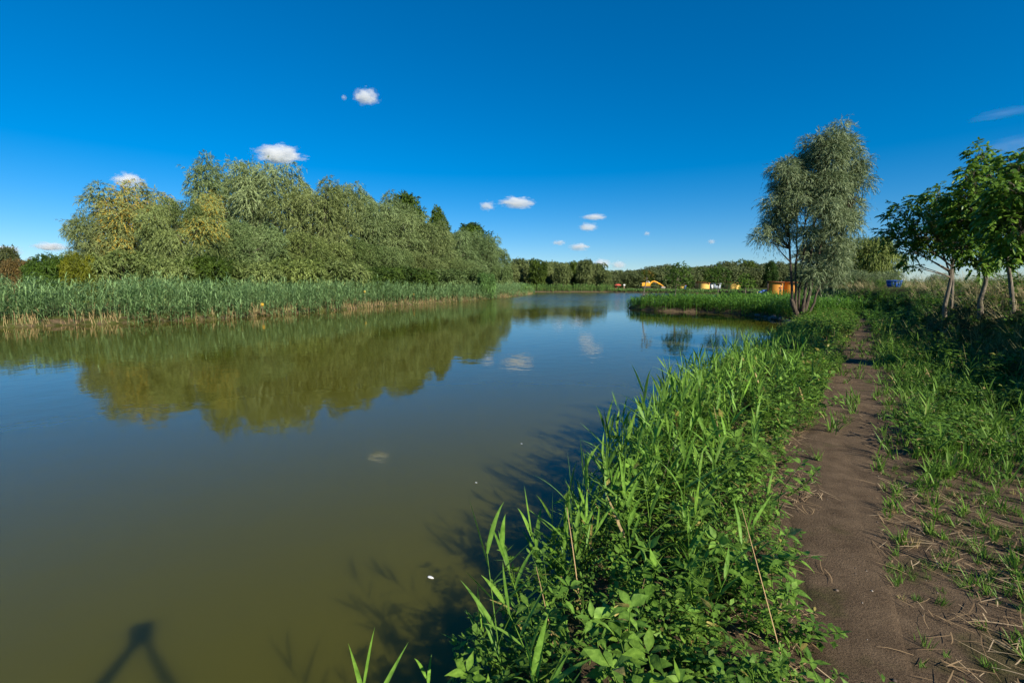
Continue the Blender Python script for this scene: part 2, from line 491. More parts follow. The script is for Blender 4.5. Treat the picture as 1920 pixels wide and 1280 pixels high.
def water_mat():
    m, n, b = new_mat('pond_water')
    b.inputs['Base Color'].default_value = (0.066, 0.062, 0.007, 1)
    b.inputs['Roughness'].default_value = 0.015
    b.inputs['IOR'].default_value = 1.333
    b.subsurface_method = 'BURLEY' if hasattr(b, 'subsurface_method') else 'BURLEY'
    b.inputs['Subsurface Weight'].default_value = 1.0
    b.inputs['Subsurface Radius'].default_value = (1.0, 1.0, 0.8)
    b.inputs['Subsurface Scale'].default_value = 0.3
    tc = n.nodes.new('ShaderNodeTexCoord')
    mp = n.nodes.new('ShaderNodeMapping'); mp.inputs['Scale'].default_value = (1.0, 1.0, 1.0)
    n1 = n.nodes.new('ShaderNodeTexNoise'); n1.inputs['Scale'].default_value = 1.6; n1.inputs['Detail'].default_value = 3
    n2 = n.nodes.new('ShaderNodeTexNoise'); n2.inputs['Scale'].default_value = 0.045; n2.inputs['Detail'].default_value = 2
    n.links.new(tc.outputs['Object'], mp.inputs[0]); n.links.new(mp.outputs[0], n1.inputs['Vector'])
    n.links.new(tc.outputs['Object'], n2.inputs['Vector'])
    mr = n.nodes.new('ShaderNodeMapRange'); mr.inputs[1].default_value = 0.35; mr.inputs[2].default_value = 0.7
    mr.inputs[3].default_value = 0.05; mr.inputs[4].default_value = 0.18
    n.links.new(n2.outputs[0], mr.inputs[0])
    # a breeze over the open water towards the far shore
    sx = n.nodes.new('ShaderNodeSeparateXYZ'); n.links.new(tc.outputs['Object'], sx.inputs[0])
    m3 = n.nodes.new('ShaderNodeMapRange'); m3.inputs[1].default_value = 42; m3.inputs[2].default_value = 85
    m3.inputs[3].default_value = 1.0; m3.inputs[4].default_value = 16.0
    n.links.new(sx.outputs[1], m3.inputs[0])
    mu = n.nodes.new('ShaderNodeMath'); mu.operation = 'MULTIPLY'
    n.links.new(mr.outputs[0], mu.inputs[0]); n.links.new(m3.outputs[0], mu.inputs[1])
    m4 = n.nodes.new('ShaderNodeMapRange'); m4.inputs[1].default_value = 55; m4.inputs[2].default_value = 85   # wavelets too fine to see one by one
    m4.inputs[3].default_value = 0.035; m4.inputs[4].default_value = 0.17
    n.links.new(sx.outputs[1], m4.inputs[0]); n.links.new(m4.outputs[0], b.inputs['Roughness'])
    bp = n.nodes.new('ShaderNodeBump'); bp.inputs['Distance'].default_value = 0.05
    n.links.new(mu.outputs[0], bp.inputs['Strength'])
    n.links.new(n1.outputs[0], bp.inputs['Height']); n.links.new(bp.outputs[0], b.inputs['Normal'])
    return m


def axis(c, fine, lim, mid, lo2, hi2, lo, hi):
    """fine steps round c, medium steps over the pond, growing steps out to the horizon"""
    a = list(np.arange(c - lim, c + lim, fine))
    while a[-1] < hi2: a.append(a[-1] + mid)
    while a[0] > lo2: a.insert(0, a[0] - mid)
    st = mid
    while a[-1] < hi: st *= 1.13; a.append(a[-1] + st)
    st = mid
    while a[0] > lo: st *= 1.13; a.insert(0, a[0] - st)
    return np.array(a)


GM = ground_mat()
xs = axis(6.0, 0.16, 8.0, 0.85, -66, 64, -6000, 6000); ys = axis(9.0, 0.16, 9.5, 0.9, -8, 152, -1500, 9000)
XX, YY = np.meshgrid(xs, ys)
pp = np.stack([XX.ravel(), YY.ravel()], 1)
zz = height(pp)
nx, ny = len(xs), len(ys)
ii = (np.arange(ny - 1)[:, None] * nx + np.arange(nx - 1)).ravel()
bare = np.clip(1.3 - path_m(pp) * 0.45, 0, 0.55) * (toe_s(pp) < 0.4)
flat = (toe_s(pp) < 0.3) * (pp[:, 1] < 7) * (pp[:, 1] > -8) * (shore(pp) > 1.3) * 0.5
mb = MB().add(np.column_stack([pp, zz]), np.stack([ii, ii + 1, ii + nx + 1, ii + nx], 1), np.maximum(np.maximum(bare, flat), np.where(pp[:, 0] < 0, .33, .5) * (shore(pp) < 1.2)))
link('ground', mb.mesh('ground', GM, True), label='dark green weedy ground around the pond', cat='ground', kind='structure')

mb = MB().add([(-90, -60, 0), (90, -60, 0), (90, 160, 0), (-90, 160, 0)], [(0, 1, 2, 3)])
link('water', mb.mesh('water', water_mat()), label='still murky olive-green pond water reflecting the sky', cat='water', kind='structure')

# the trodden path: a strip of bare earth that follows the ground and dips under it at both edges
cl = []
for i in range(len(PATH) - 1):
    k = max(2, int(np.linalg.norm(PATH[i + 1, :2] - PATH[i, :2]) / 0.12))
    for j in range(k): cl.append(PATH[i] + (PATH[i + 1] - PATH[i]) * j / k)
cl = np.array(cl)
for _ in range(12): cl[1:-1] = (cl[:-2] + cl[1:-1] * 2 + cl[2:]) / 4
tg = nrm(np.gradient(cl[:, :2], axis=0)); sd = np.stack([tg[:, 1], -tg[:, 0]], 1)
u = np.linspace(-1.25, 1.25, 19)
rw = np.random.default_rng(3).normal(0, 1, (2, len(cl)))
for _ in range(3): rw = (np.roll(rw, 1, 1) + rw + np.roll(rw, -1, 1)) / 3
rowL = cl[:, 2]
eg = np.where(u[None] < 0, rw[0][:, None], rw[1][:, None]) * .30 * np.abs(u) ** 2
pts = cl[:, None, :2] + sd[:, None] * (rowL[:, None] * (u + np.sign(u) * eg) * .92)[..., None]
pz = height(pts.reshape(-1, 2)).reshape(pts.shape[:2]) + np.interp(np.abs(u), [0, .75, 1.25], [.012, .012, -.03])[None]
V = np.concatenate([pts, pz[..., None]], -1).reshape(-1, 3)
n_, m_ = pts.shape[:2]
ii = (np.arange(n_ - 1)[:, None] * m_ + np.arange(m_ - 1)).ravel()
link('path', MB().add(V, np.stack([ii, ii + 1, ii + m_ + 1, ii + m_], 1), 0.6).mesh('path', GM, True),
     label='narrow trodden path of bare brown earth along the bank', cat='path', kind='structure')

# ------------------------------------------------------------------ trees
def limb(a, b, sag, S, rng):
    t = np.linspace(0, 1, S + 1)[:, None]
    mid = (a + b) / 2 + np.array([rng.normal(0, .06), rng.normal(0, .06), sag]) * np.linalg.norm(b - a)
    return (1 - t) ** 2 * a + 2 * t * (1 - t) * mid + t ** 2 * b


def crown_leaves(mb, rng, lobes, per, leaf, width, droop, twig, tints=None, S=1, prof=(0.7, 0.15), spread=0.5, sil=0.0, inner=0.45):
    """leaves strung on drooping twigs that grow out of each lobe; lobes: (x, y, z, r)"""
    for li, (cx, cy, cz, r) in enumerate(lobes):
        n = max(4, int(per * r * r))
        d = nrm(rng.normal(size=(n, 3)) + np.array([0, 0, 0.25]))
        rr = r * rng.uniform(inner, 1.0, n) ** 0.6 * (1 + 0.22 * np.sin(d[:, 0] * 3.1 + li) * np.cos(d[:, 1] * 3.7 + 2 * li) + 0.12 * np.sin(d[:, 2] * 7 + li))
        rr = np.where(rng.random(n) < 0.07, rr * rng.uniform(1.1, 1.5, n), rr)
        st = np.array([cx, cy, cz]) + d * rr[:, None] * np.array([1, 1, 0.9])
        k = 7
        t = np.linspace(0.05, 1, k)
        tl = twig * rng.uniform(0.6, 1.3, n)
        out = nrm(d * np.array([1, 1, 0.5]) + rng.normal(0, 0.25, (n, 3)))
        pts = st[:, None] + out[:, None] * (tl[:, None] * t * 0.75)[..., None]
        pts[..., 2] -= (tl * droop)[:, None] * t ** 2
        tang = out[:, None] * 0.75 - np.array([0, 0, 2.0]) * (droop * t)[None, :, None]
        b = pts.reshape(-1, 3); tg_ = nrm(tang).repeat(1, 0).reshape(-1, 3)
        dr = nrm(tg_ + rng.normal(0, spread, b.shape))
        K = len(b)
        base_t = (tints[li] if tints is not None else 0.35)
        T = np.clip(base_t + rng.normal(0, 0.13, K) + np.repeat(rng.normal(0, 0.08, n), k), 0.02, 0.70)
        if tints is not None and base_t > 0.78: T = np.clip(base_t + rng.normal(-.06, 0.13, K), 0.25, .84)
        if sil: T = np.where((rng.random(K) < sil), np.clip(T + 0.3, 0, 0.72), T)
        mb.add(*ribbons(b, dr, leaf * rng.uniform(0.7, 1.3, K), width * rng.uniform(0.7, 1.3, K), 0.1, S, prof,
                        hint=nrm(np.repeat(d, k, 0) * 0.9 + np.array([0, 0, 0.35]) + rng.normal(0, 0.55, (K, 3))), tint=T))


def envelope_lobes(rng, H, Wd, n, z0=0.15, shape=1.0, rmin=0.10, rmax=0.17):
    """lobe centres spread through an egg-shaped crown of height H and width Wd"""
    L = []
    for i in range(n):
        z = z0 + (0.93 - z0) * ((i + rng.random()) / n)
        prof = math.sin(math.pi * min(1, (z - z0 + 0.22) / ((1.30 if shape == 1 else 1.14) - z0))) ** 0.5 * min(shape, 1)
        a = i * 2.4 + rng.normal(0, 0.4)
        rad = Wd * 0.5 * prof * math.sqrt(rng.uniform(0.15, 0.85))
        r = H * rng.uniform(rmin, rmax)
        r *= 1 if z < .8 else .72
        L.append((rad * math.cos(a), rad * math.sin(a), min(z * H, H - r * 0.95) * (1 - (0.06 * rng.random() if z > .75 else 0)), r))
    return L


def woody(mb, rng, lobes, H, r0, stems=1, split=0.3, lean=0.5):
    """tapered stems from the ground with a limb into every lobe"""
    fork = []
    for s in range(stems):
        a = 2 * math.pi * s / stems + rng.uniform(0, 1)
        off = np.array([math.cos(a), math.sin(a), 0]) * (0.6 * r0 if stems > 1 else 0)
        top = np.array([math.cos(a), math.sin(a), 0]) * H * 0.10 * lean * (stems > 1) + np.array([rng.normal(0, .02) * H, rng.normal(0, .02) * H, H * 0.82])
        b = off + np.array([0, 0, -0.3])
        pth = limb(b, top, 0.0, 8, rng)
        rad = r0 / math.sqrt(stems) * np.linspace(1.15, 0.18, 9); rad[0] *= 1.35
        mb.add(*tubes([pth], [rad], 8))
        fork.append(pth)
    for (x, y, z, r) in lobes:
        e = np.array([x, y, z + r * 0.2])
        pth = min(fork, key=lambda q: np.linalg.norm(q[-1, :2] - e[:2]))
        i = int(np.clip(np.searchsorted(pth[:, 2], z * 0.62), 1, 7))
        lp = limb(pth[i], e, -0.06, 5, rng)
        q = r0 * 0.34 * (1 - 0.07 * i)
        mb.add(*tubes([lp], [np.linspace(q, q * 0.18, 6)], 5))


def tree_meshes(seed, kind, H, Wd, n, per, leaf, width, droop, twig, mat, barkm, stems=1, z0=0.15, r0=None, yellow=0, rmin=.10, rmax=.17, spread=.5, sil=0.0, base=0.35, shape=1.0, inner=.45):
    rng = np.random.default_rng(seed)
    L = envelope_lobes(rng, H, Wd, n, z0, shape, rmin, rmax)
    tr = MB(); woody(tr, rng, L, H, r0 or H * 0.022, stems)
    cr = MB()
    tints = np.clip(base + rng.normal(0, 0.13, n), .1, .62)
    if yellow:
        la = np.array(L)
        sc_ = -la[:, 1] / Wd * 1.6 + la[:, 2] / H * 1.2 + la[:, 0] / Wd * (0.9 if yellow < 8 else 0) + rng.normal(0, 0.02 if yellow < 8 else .35, n)
        for k in np.argsort(-sc_)[:yellow]: tints[k] = 0.782 + .02 * rng.random()
    crown_leaves(cr, rng, L, per, leaf, width, droop, twig, tints, spread=spread, sil=sil, inner=inner)
    return tr.mesh(kind + '_trunk', barkm, True), cr.mesh(kind + '_crown', mat)


def plant_tree(name, meshes, loc, label, cat, group=None, rz=0.0, sx=1.0, sz=None, color=(1, 1, 1, 1)):
    r = link(name, None, None, label, cat, group, loc=loc, rz=rz)
    r.scale = (sx, sx, sz or sx)
    link('trunk', meshes[0], r)
    link('crown', meshes[1], r, color=color)
    return r


# far-side willows: four moulds, 10 m tall each, scaled per tree
WIL = [tree_meshes(10 + i, 'willow', 18, 14.0, 46, 80, 0.41, 0.11, 0.42, 1.1, M['willow'], M['bark_grey'], stems=2, z0=0.07, yellow=(0, 0, 9, 5)[i], rmin=.065, rmax=.125, sil=0.24, base=.37, inner=.66) for i in range(4)]
POP = [tree_meshes(30 + i, 'poplar', 20, 8.6, 46, 50, 0.44, 0.28, 0.1, 0.9, M['broad'], M['bark_grey'], z0=0.12, rmin=.06, rmax=.085, spread=0.8, base=.3, shape=1.01) for i in range(2)]
BUSH = [tree_meshes(40 + i, 'bush', 3.2, 3.8, 18, 420, 0.22, 0.085, 0.4, 0.4, (M['willow'], M['broad'], M['broad'])[i], M['bark_grey'], stems=3, z0=0.06, r0=0.06, rmin=.16, rmax=.25, spread=.7, base=(.33, .3, .42)[i]) for i in range(3)]
FAR = [tree_meshes(50 + i, 'far_tree', 10, 6.4, 26, 60, 0.48, 0.22, 0.3, 0.7, M['willow'] if i < 3 else M['broad'], M['bark_grey'], z0=0.08, rmin=.11, rmax=.17, sil=.12, base=.36) for i in range(4)]


def by_px(px, top, wpx, y, native_h, native_w, zg=None):
    """ground point, vertical scale and width scale of a tree at depth y whose crown tops out at pixel row top"""
    t = Pd(px, top, y)
    zg = H1(t[0], y) if zg is None else zg
    depth = y * math.cos(PITCH) + (CAM_Z - t[2]) * math.sin(PITCH)
    return (t[0], y, zg), (t[2] - zg) / native_h, wpx * depth / F_PX / native_w


rng = np.random.default_rng(5)
G_L = 'willows in the wood across the pond'
lab = 'grey-green willow below the poplars at the thin end of the wood across the pond'
for (px, top, wpx, y, k, l, col) in [
    (180, 388, 125, 54, 0, 'low round willow beside the yellow bush at the open end of the wood', (1.05, 1.0, .85, 1)),
    (245, 333, 215, 58, 2, 'willow mottled all over with yellowing branches near the open end of the wood', (1.05, .98, .75, 1)),
    (345, 352, 160, 55, 3, 'olive willow with bright yellow boughs on one side, below the tallest willow', (1.0, 1.0, .75, 1)),
    (420, 281, 180, 78, 0, 'tallest willow of the wood across the pond, behind the yellow-boughed one', (1.0, 1.05, 1.0, 1)),
    (515, 296, 190, 76, 1, 'pale silvery willow beside the tallest willow across the pond', (1.12, 1.12, 1.1, 1)),
    (465, 405, 150, 62, 1, 'half-height willow standing in front of the tallest willow', (.85, .95, .8, 1)),
    (600, 325, 170, 74, 0, 'tall yellowish-green willow in the middle of the wood across the pond', (1.05, 1.0, .8, 1)),
    (575, 430, 150, 66, 1, 'half-height olive willow in the middle of the wood, behind the reeds', (.9, .9, .6, 1)),
    (665, 336, 150, 84, 1, lab, (.95, 1.0, .95, 1)),
    (718, 352, 140, 92, 0, lab, (.95, 1.0, .92, 1)),
    (655, 440, 130, 72, 0, lab, (.8, .88, .62, 1)),
    (750, 388, 150, 86, 1, lab, (.95, .98, .85, 1)),
    (715, 455, 120, 78, 0, lab, (.8, .88, .7, 1)),
    (805, 405, 130, 92, 0, lab, (.95, .95, .8, 1)),
    (785, 470, 100, 84, 1, lab, (.85, .85, .65, 1)),
    (858, 424, 120, 104, 1, lab, (.85, .95, .85, 1)),
    (905, 432, 90, 114, 0, lab, (.85, .95, .85, 1)),
    (932, 462, 60, 118, 1, lab, (.85, .95, .85, 1)),
    (850, 480, 100, 94, 0, lab, (.85, .9, .7, 1))]:
    loc, sz, sx = by_px(px, top, wpx, y, 18.0, 16.0)
    plant_tree('willow', WIL[k], loc, l, 'tree', G_L if l is lab else None, rng.uniform(0, 6.28) if k < 2 or l is lab else .5, sx, sz, col)
for (px, top, wpx, y, k, l) in [
    (760, 343, 88, 112, 0, 'tallest dark green poplar rising behind the willows across the pond'),
    (820, 374, 52, 118, 1, 'slim dark green poplar standing beside the tallest poplar'),
    (884, 406, 90, 128, 0, 'round-topped dark poplar at the thin end of the wood across the pond')]:
    loc, sz, sx = by_px(px, top, wpx, y, 20.3, 10.5)
    plant_tree('poplar', POP[k], loc, l, 'tree', None, rng.uniform(0, 6.28), sx, sz, (1.15, 1.15, 1.0, 1))
lb = 'low leafy bush at the foot of the wood across the pond'
for (px, top, wpx, y, k, l, col) in [
    (0, 462, 70, 52, 0, 'dark brownish thorn bush beside the russet bush across the pond', (.55, .5, .45, 1)),
    (42, 486, 70, 47, 0, 'russet dry bush between the dark thorn bush and the bright green bush', (1.0, .52, .42, 1)),
    (95, 476, 90, 46, 1, 'bright green bush between the russet bush and the yellow bush', (.85, .95, .7, 1)),
    (150, 474, 60, 46, 2, 'yellow-leaved bush at the open end of the wood across the pond', (1.5, 1.05, .45, 1)),
    (225, 470, 110, 48, 0, lb, (1, 1, .7, 1)), (320, 482, 110, 48, 0, lb, (1, 1, .7, 1)), (400, 480, 110, 50, 1, lb, (.9, .9, .7, 1)),
    (480, 490, 110, 52, 0, lb, (1, 1, .7, 1)), (560, 485, 120, 56, 0, lb, (1, 1, .6, 1)), (640, 490, 110, 62, 0, lb, (1, 1, .75, 1)), (710, 500, 100, 66, 1, lb, (1, 1, 1, 1)),
    (770, 500, 100, 72, 1, lb, (1, 1, 1, 1)), (835, 505, 90, 80, 0, lb, (.9, 1, .8, 1)), (890, 505, 70, 90, 0, lb, (.9, 1, .8, 1)), (940, 500, 50, 110, 0, lb, (.9, 1, .8, 1)),
    (910, 512, 42, 84, 0, 'rounded green willow bush standing at the water edge among the reeds', (.75, 1.1, .7, 1))]:
    loc, sz, sx = by_px(px, top, wpx, y, 3.2, 4.4)
    plant_tree('bush', BUSH[k], loc, l, 'bush', 'bushes at the foot of the wood' if l is lb else None, rng.uniform(0, 6.28), sx, sz, col)

# woods beyond the far shore
lf = 'rounded tree of the wood closing the far end of the pond'
tops = [(955, 492), (972, 484), (990, 483), (1008, 484), (1024, 487), (1040, 487), (1056, 489), (1070, 488), (1084, 487), (1098, 486), (1112, 489), (1124, 495), (1134, 503)]
for i, (px, top) in enumerate(tops):
    y = 168 + 9 * (i % 3)
    loc, sz, sx = by_px(px, top + rng.integers(-2, 3), 30 + rng.integers(0, 10), y, 10, 7.4)
    j = rng.uniform(.85, 1.1)
    plant_tree('far_tree', FAR[i % 4], loc, lf, 'tree', 'trees of the wood at the far end', rng.uniform(0, 6.28), sx, sz, (j * .95, j * .92, j * .75, 1))
lg = 'greyish willow of the low wood behind the orange sheds'
for i in range(40):
    px = 1152 + i * 8.9
    top = np.interp(px, [1150, 1175, 1215, 1240, 1300, 1340, 1400, 1450, 1500], [506, 502, 499, 494, 496, 490, 488, 491, 492]) + rng.integers(-2, 5) + (8 if i % 2 else 0)
    y = 208 - (22 if i % 2 else 0)
    loc, sz, sx = by_px(px, top, 30 + rng.integers(0, 12), y, 10, 7.4)
    j = rng.uniform(.75, 1.1)
    plant_tree('grey_willow', FAR[rng.integers(0, 4)], loc, lg, 'tree', 'trees of the wood behind the sheds', rng.uniform(0, 6.28), sx, sz, (j, j * .95, j * .9, 1))
loc, sz, sx = by_px(1447, 484, 26, 175, 20.3, 10.5)
plant_tree('poplar', POP[1], loc, 'dark poplar poking above the low wood behind the sheds', 'tree', None, 1, sx, sz, (.6, .8, .7, 1))
for px in (1505, 1530, 1560):
    loc, sz, sx = by_px(px, 500, 44, 120, 10, 7.4)
    plant_tree('grey_willow', FAR[1], loc, lg, 'tree', 'trees of the wood behind the sheds', px, sx, sz, (.8, .85, .8, 1))

# weeping willow behind the path
wp = tree_meshes(71, 'weeping_willow', 6, 5.4, 26, 320, 0.26, 0.075, 1.2, 0.8, M['willow'], M['bark_dark'], z0=0.2, rmin=.12, rmax=.18, spread=.3, base=.42)
loc, sz, sx = by_px(1628, 440, 110, 52, 6, 6)
plant_tree('weeping_willow', wp, loc, 'yellow-green weeping willow on the bank behind the tall silver willow', 'tree', None, 0.4, sx, sz, (.95, .95, .45, 1))
sb = tree_meshes(72, 'silver_bush', 2.2, 4, 20, 420, 0.16, 0.04, 0.3, 0.4, M['silver'], M['bark_grey'], stems=3, z0=0.08, r0=.05, rmin=.18, rmax=.26, spread=.6, base=.5)
for px, top, wpx, y, l in [(1590, 506, 90, 46, 'grey-leaved bush on the bank under the weeping willow'), (1655, 508, 80, 44, 'grey-leaved bush on the bank beside the blue tub'),
                           (1760, 512, 40, 52, 'small grey bush on the skyline behind the walnut trunks')]:
    loc, sz, sx = by_px(px, top, wpx, y, 2.2, 4.4)
    plant_tree('silver_bush', sb, loc, l, 'bush', None, px, sx, sz, (.9, .92, .85, 1))

# the tall silver willow on the point
rng = np.random.default_rng(77)
wb = np.array([19.25, 32.1, H1(19.25, 32.1)])


def wpt(px, py, dy=0.0):
    return Pd(px, py, wb[1] + dy) - wb


lob = []
for px, py, r, dy in [(1575, 252, .75, 0), (1552, 254, .7, -.3), (1594, 262, .7, .4), (1535, 272, .8, .4), (1598, 275, .8, -.3), (1525, 290, .75, .2), (1560, 290, 1.1, -.5), (1612, 300, .8, .3), (1585, 320, 1.15, .5),
                      (1540, 330, 1.1, .8), (1612, 340, .75, -.4), (1565, 360, 1.2, -.8), (1605, 375, .9, .2), (1580, 400, 1.1, .8), (1545, 400, 1.0, -.9), (1600, 420, .8, -.3),
                      (1560, 440, 1.0, .3), (1585, 455, .9, -.8), (1540, 470, .9, .9), (1565, 490, .85, -.5), (1535, 495, .8, -.2), (1590, 490, .6, .5), (1532, 512, .45, -.8), (1552, 516, .5, .4), (1577, 512, .45, -.3), 
                      (1470, 300, .7, 0), (1490, 305, .75, .5), (1455, 320, .7, -.4), (1480, 335, .9, .3), (1512, 352, .8, -.6), (1460, 355, .85, .5), (1440, 375, .65, -.2), (1485, 375, .9, -.7),
                      (1510, 380, .9, .6), (1450, 400, .8, .1), (1430, 420, .6, .4), (1475, 410, .7, -.3), (1420, 440, .5, -.2), (1440, 440, .6, .5), (1505, 430, .7, -.4), (1465, 440, .5, 0), (1495, 480, .45, .8),]:
    q = wpt(1527 + (px - 1527) * .86, py, dy * 1.4)
    for _ in range(3):
        lob.append((q[0] + rng.normal(0, r * .36), q[1] + rng.normal(0, r * .4), q[2] + rng.normal(0, r * .35) - (.25 * r if py < 330 else 0), r * rng.uniform(.42, .72)))
tr = MB()
stems = [(1478, 330), (1497, 340), (1512, 360), (1540, 310), (1575, 290), (1590, 400)]
b0 = np.array([0, 0, -0.3])
pths = []
for i, (px, py) in enumerate(stems):
    a = b0 + np.array([(i - 2.5) * 0.13, rng.uniform(-.15, .15), 0])
    e = wpt(px, py, rng.uniform(-.6, .6))
    t = np.linspace(0, 1, 13)[:, None]
    mid = a + (e - a) * 0.45 + np.array([(-.5, -.25, .1, .35, .6, .9)[i] * 0.5, 0, 0.6])
    pth = (1 - t) ** 2 * a + 2 * t * (1 - t) * mid + t ** 2 * e
    pth[1:-1] += rng.normal(0, .03, (11, 3))
    rad = np.linspace(.115, .022, 13) * (.9, .8, .75, .95, 1, .7)[i]; rad[0] *= 1.5; rad[1] *= 1.2
    tr.add(*tubes([pth], [rad], 9)); pths.append(pth)
# the broken stub at the foot
tr.add(*tubes([[(-.1, -.1, -.2), (-.35, -.15, .35), (-.62, -.15, .9), (-.72, -.15, 1.25)]], [[.2, .16, .13, .09]], 8))
for (x, y, z, r) in lob:
    e = np.array([x, y, z])
    allp = np.concatenate(pths); ok = allp[allp[:, 2] < z - .4]
    k = ok[np.argmin(np.linalg.norm(ok - e, axis=1) + np.abs(ok[:, 2] - z * .75))]
    tr.add(*tubes([limb(k, e, -0.05, 5, rng)], [np.linspace(.05, .012, 6)], 5))
crn = MB()
crown_leaves(crn, rng, lob, 540, 0.21, 0.048, 0.35, 0.62, 0.38 + rng.normal(0, .10, len(lob)), spread=.45, sil=.3)
crown_leaves(crn, rng, [(l[0], l[1], l[2] - .3, l[3]) for l in lob], 34, 0.18, 0.045, 1.5, 0.8, 0.30 + rng.normal(0, .05, len(lob)), spread=.35, sil=.2)
sw = link('silver_willow', None, None, 'tall feathery silver willow with several stems leaning over the water edge', 'tree', loc=wb)
link('trunk', tr.mesh('willow_stems', M['bark_dark'], True), sw)
link('crown', crn.mesh('silver_willow_crown', M['silver']), sw)


# walnut trees on the bank
def walnut(seed, lobes, base, stems_px=None, per=120, leaf=0.205):
    """lobes given relative to the base; compound leaves of seven leaflets"""
    rng = np.random.default_rng(seed)
    tr, cr = MB(), MB()
    zs = min(l[2] - l[3] for l in lobes)
    fork = np.array([0.05, 0, max(.7, zs * 0.75)])
    pth = np.array([(0.06, 0, -.25), (0.02, 0, 0.05), (-.03, .02, fork[2] * .5), fork])
    zt_ = max(l[2] for l in lobes)
    pth = np.vstack([pth, fork + [0.04, 0, (zt_ - fork[2]) * .4], fork + [0.0, 0, (zt_ - fork[2]) * .9]])
    tr.add(*tubes([pth], [[.12, .085, .065, .055, .035, .012]], 9))
    for (x, y, z, r) in lobes:
        e = np.array([x, y, z])
        f_ = fork + np.array([0, 0, max(0, rng.uniform(0, .75) * (z - fork[2]))])
        lp = limb(f_, e, 0.06, 7, rng)
        tr.add(*tubes([lp], [np.linspace(.021, .005, 8)], 6))
        n = int(per * r * r * 4)
        d = nrm(rng.normal(size=(n, 3)) + np.array([0, 0, .2]))
        st = e + d * (r * rng.uniform(.35, 1.0, n) ** .6)[:, None]
        # fine twigs to a share of the leaves
        k = rng.permutation(n)[:max(3, n // 4)]
        j = rng.integers(2, 8, len(k))
        tr.add(*tubes(np.stack([lp[j], (lp[j] + st[k]) / 2 + np.array([0, 0, .05]), st[k]], 1), [[.010, .006, .003]], 3))
        out = nrm(d * np.array([1, 1, .3]) + rng.normal(0, .45, (n, 3)))
        L = leaf * rng.uniform(.7, 1.25, n)
        tn = np.clip(rng.normal(.42, .15, n), .05, .78)
        sidev = nrm(np.cross(out, [0, 0, 1.0]) + 1e-6)
        for q, (u_, s_) in enumerate([(.3, 1), (.3, -1), (.55, 1), (.55, -1), (.8, 1), (.8, -1), (1.0, 0)]):
            p = st + out * (L * u_)[:, None]; p[:, 2] -= L * .35 * u_ ** 2
            dd = nrm(out * (.65 if s_ else 1) + sidev * s_ * .8 + np.array([0, 0, -.45]) + rng.normal(0, .12, (n, 3)))
            cr.add(*ribbons(p, dd, L * .62 * (1 if s_ == 0 else .6 + .35 * u_), L * .28, .25, 3, (.25, 1, .85, .06), crease=0,
                            hint=nrm(np.array([0, 0, 1.0]) + rng.normal(0, .3, (n, 3))), tint=np.clip(tn + rng.normal(0, .06, n), 0, .8)))
    return tr.mesh('walnut_trunk', M['bark_pale'], True), cr.mesh('walnut_crown', M['walnut'])


def px_lobes(base, y, L):
    return [tuple(Pd(px, py, y + dy) - base) + (r,) for px, py, dy, r in L]


y1 = 17.0
b1 = Pd(1775, 562, y1); b1[2] = H1(b1[0], b1[1])
W1 = walnut(81, px_lobes(b1, y1, [(1665, 430, .3, .28), (1690, 400, -.4, .42), (1700, 440, .4, .45), (1735, 380, .3, .45), (1760, 365, -.2, .35), (1735, 425, -.5, .55), (1775, 410, .5, .5),
                                   (1710, 465, 0, .35), (1750, 455, .4, .45), (1790, 450, -.3, .45), (1675, 462, -.6, .2), (1690, 497, -.7, .17), (1715, 500, -.5, .15), (1795, 385, 0, .4), (1655, 440, 0, .18)]), b1)
plant_tree('walnut_tree', W1, b1, 'young walnut tree with pale trunk on the bank, its low boughs open to the sky', 'tree')
y2 = 15.0
b2 = Pd(1842, 552, y2); b2[2] = H1(b2[0], b2[1])
W2 = walnut(82, px_lobes(b2, y2, [(1835, 290, 0, .28), (1850, 310, .3, .35), (1820, 330, -.3, .35), (1870, 330, .2, .38), (1840, 350, .4, .5), (1805, 370, 0, .4), (1875, 370, -.4, .5), (1830, 400, -.4, .6),
                                   (1800, 420, .3, .45), (1870, 420, .4, .55), (1850, 455, 0, .5), (1805, 460, -.2, .4), (1835, 490, -.3, .35), (1880, 480, .3, .4), (1810, 485, .2, .25), (1795, 400, .5, .4)]), b2, per=150)
plant_tree('walnut_tree', W2, b2, 'tallest dark walnut tree on the bank beside the young walnut', 'tree')
y3 = 12.0
b3 = np.array([13.1, 12.0, 0]); b3[2] = H1(b3[0], b3[1])
W3 = walnut(83, px_lobes(b3, y3, [(1905, 300, 0, .3), (1925, 330, .3, .4), (1880, 360, -.3, .32), (1910, 370, .4, .4), (1870, 400, 0, .3), (1940, 380, -.3, .5), (1900, 420, -.4, .45), (1930, 450, .3, .5), (1875, 440, .3, .3),
                                   (1900, 470, 0, .35), (1960, 420, 0, .5), (1980, 350, 0, .5), (1950, 300, .3, .4), (1990, 450, -.2, .5), (1905, 355, -.6, .3)]), b3, per=150)
plant_tree('walnut_tree', W3, b3, 'walnut tree with bright leaves and several slanting pale stems at the bank top', 'tree')
plant_tree('walnut_tree', W2, (12.9, 8.4, H1(12.9, 8.4)), 'walnut tree on the bank top beyond the bright-leaved walnut', 'tree', None, 2.0, .9)
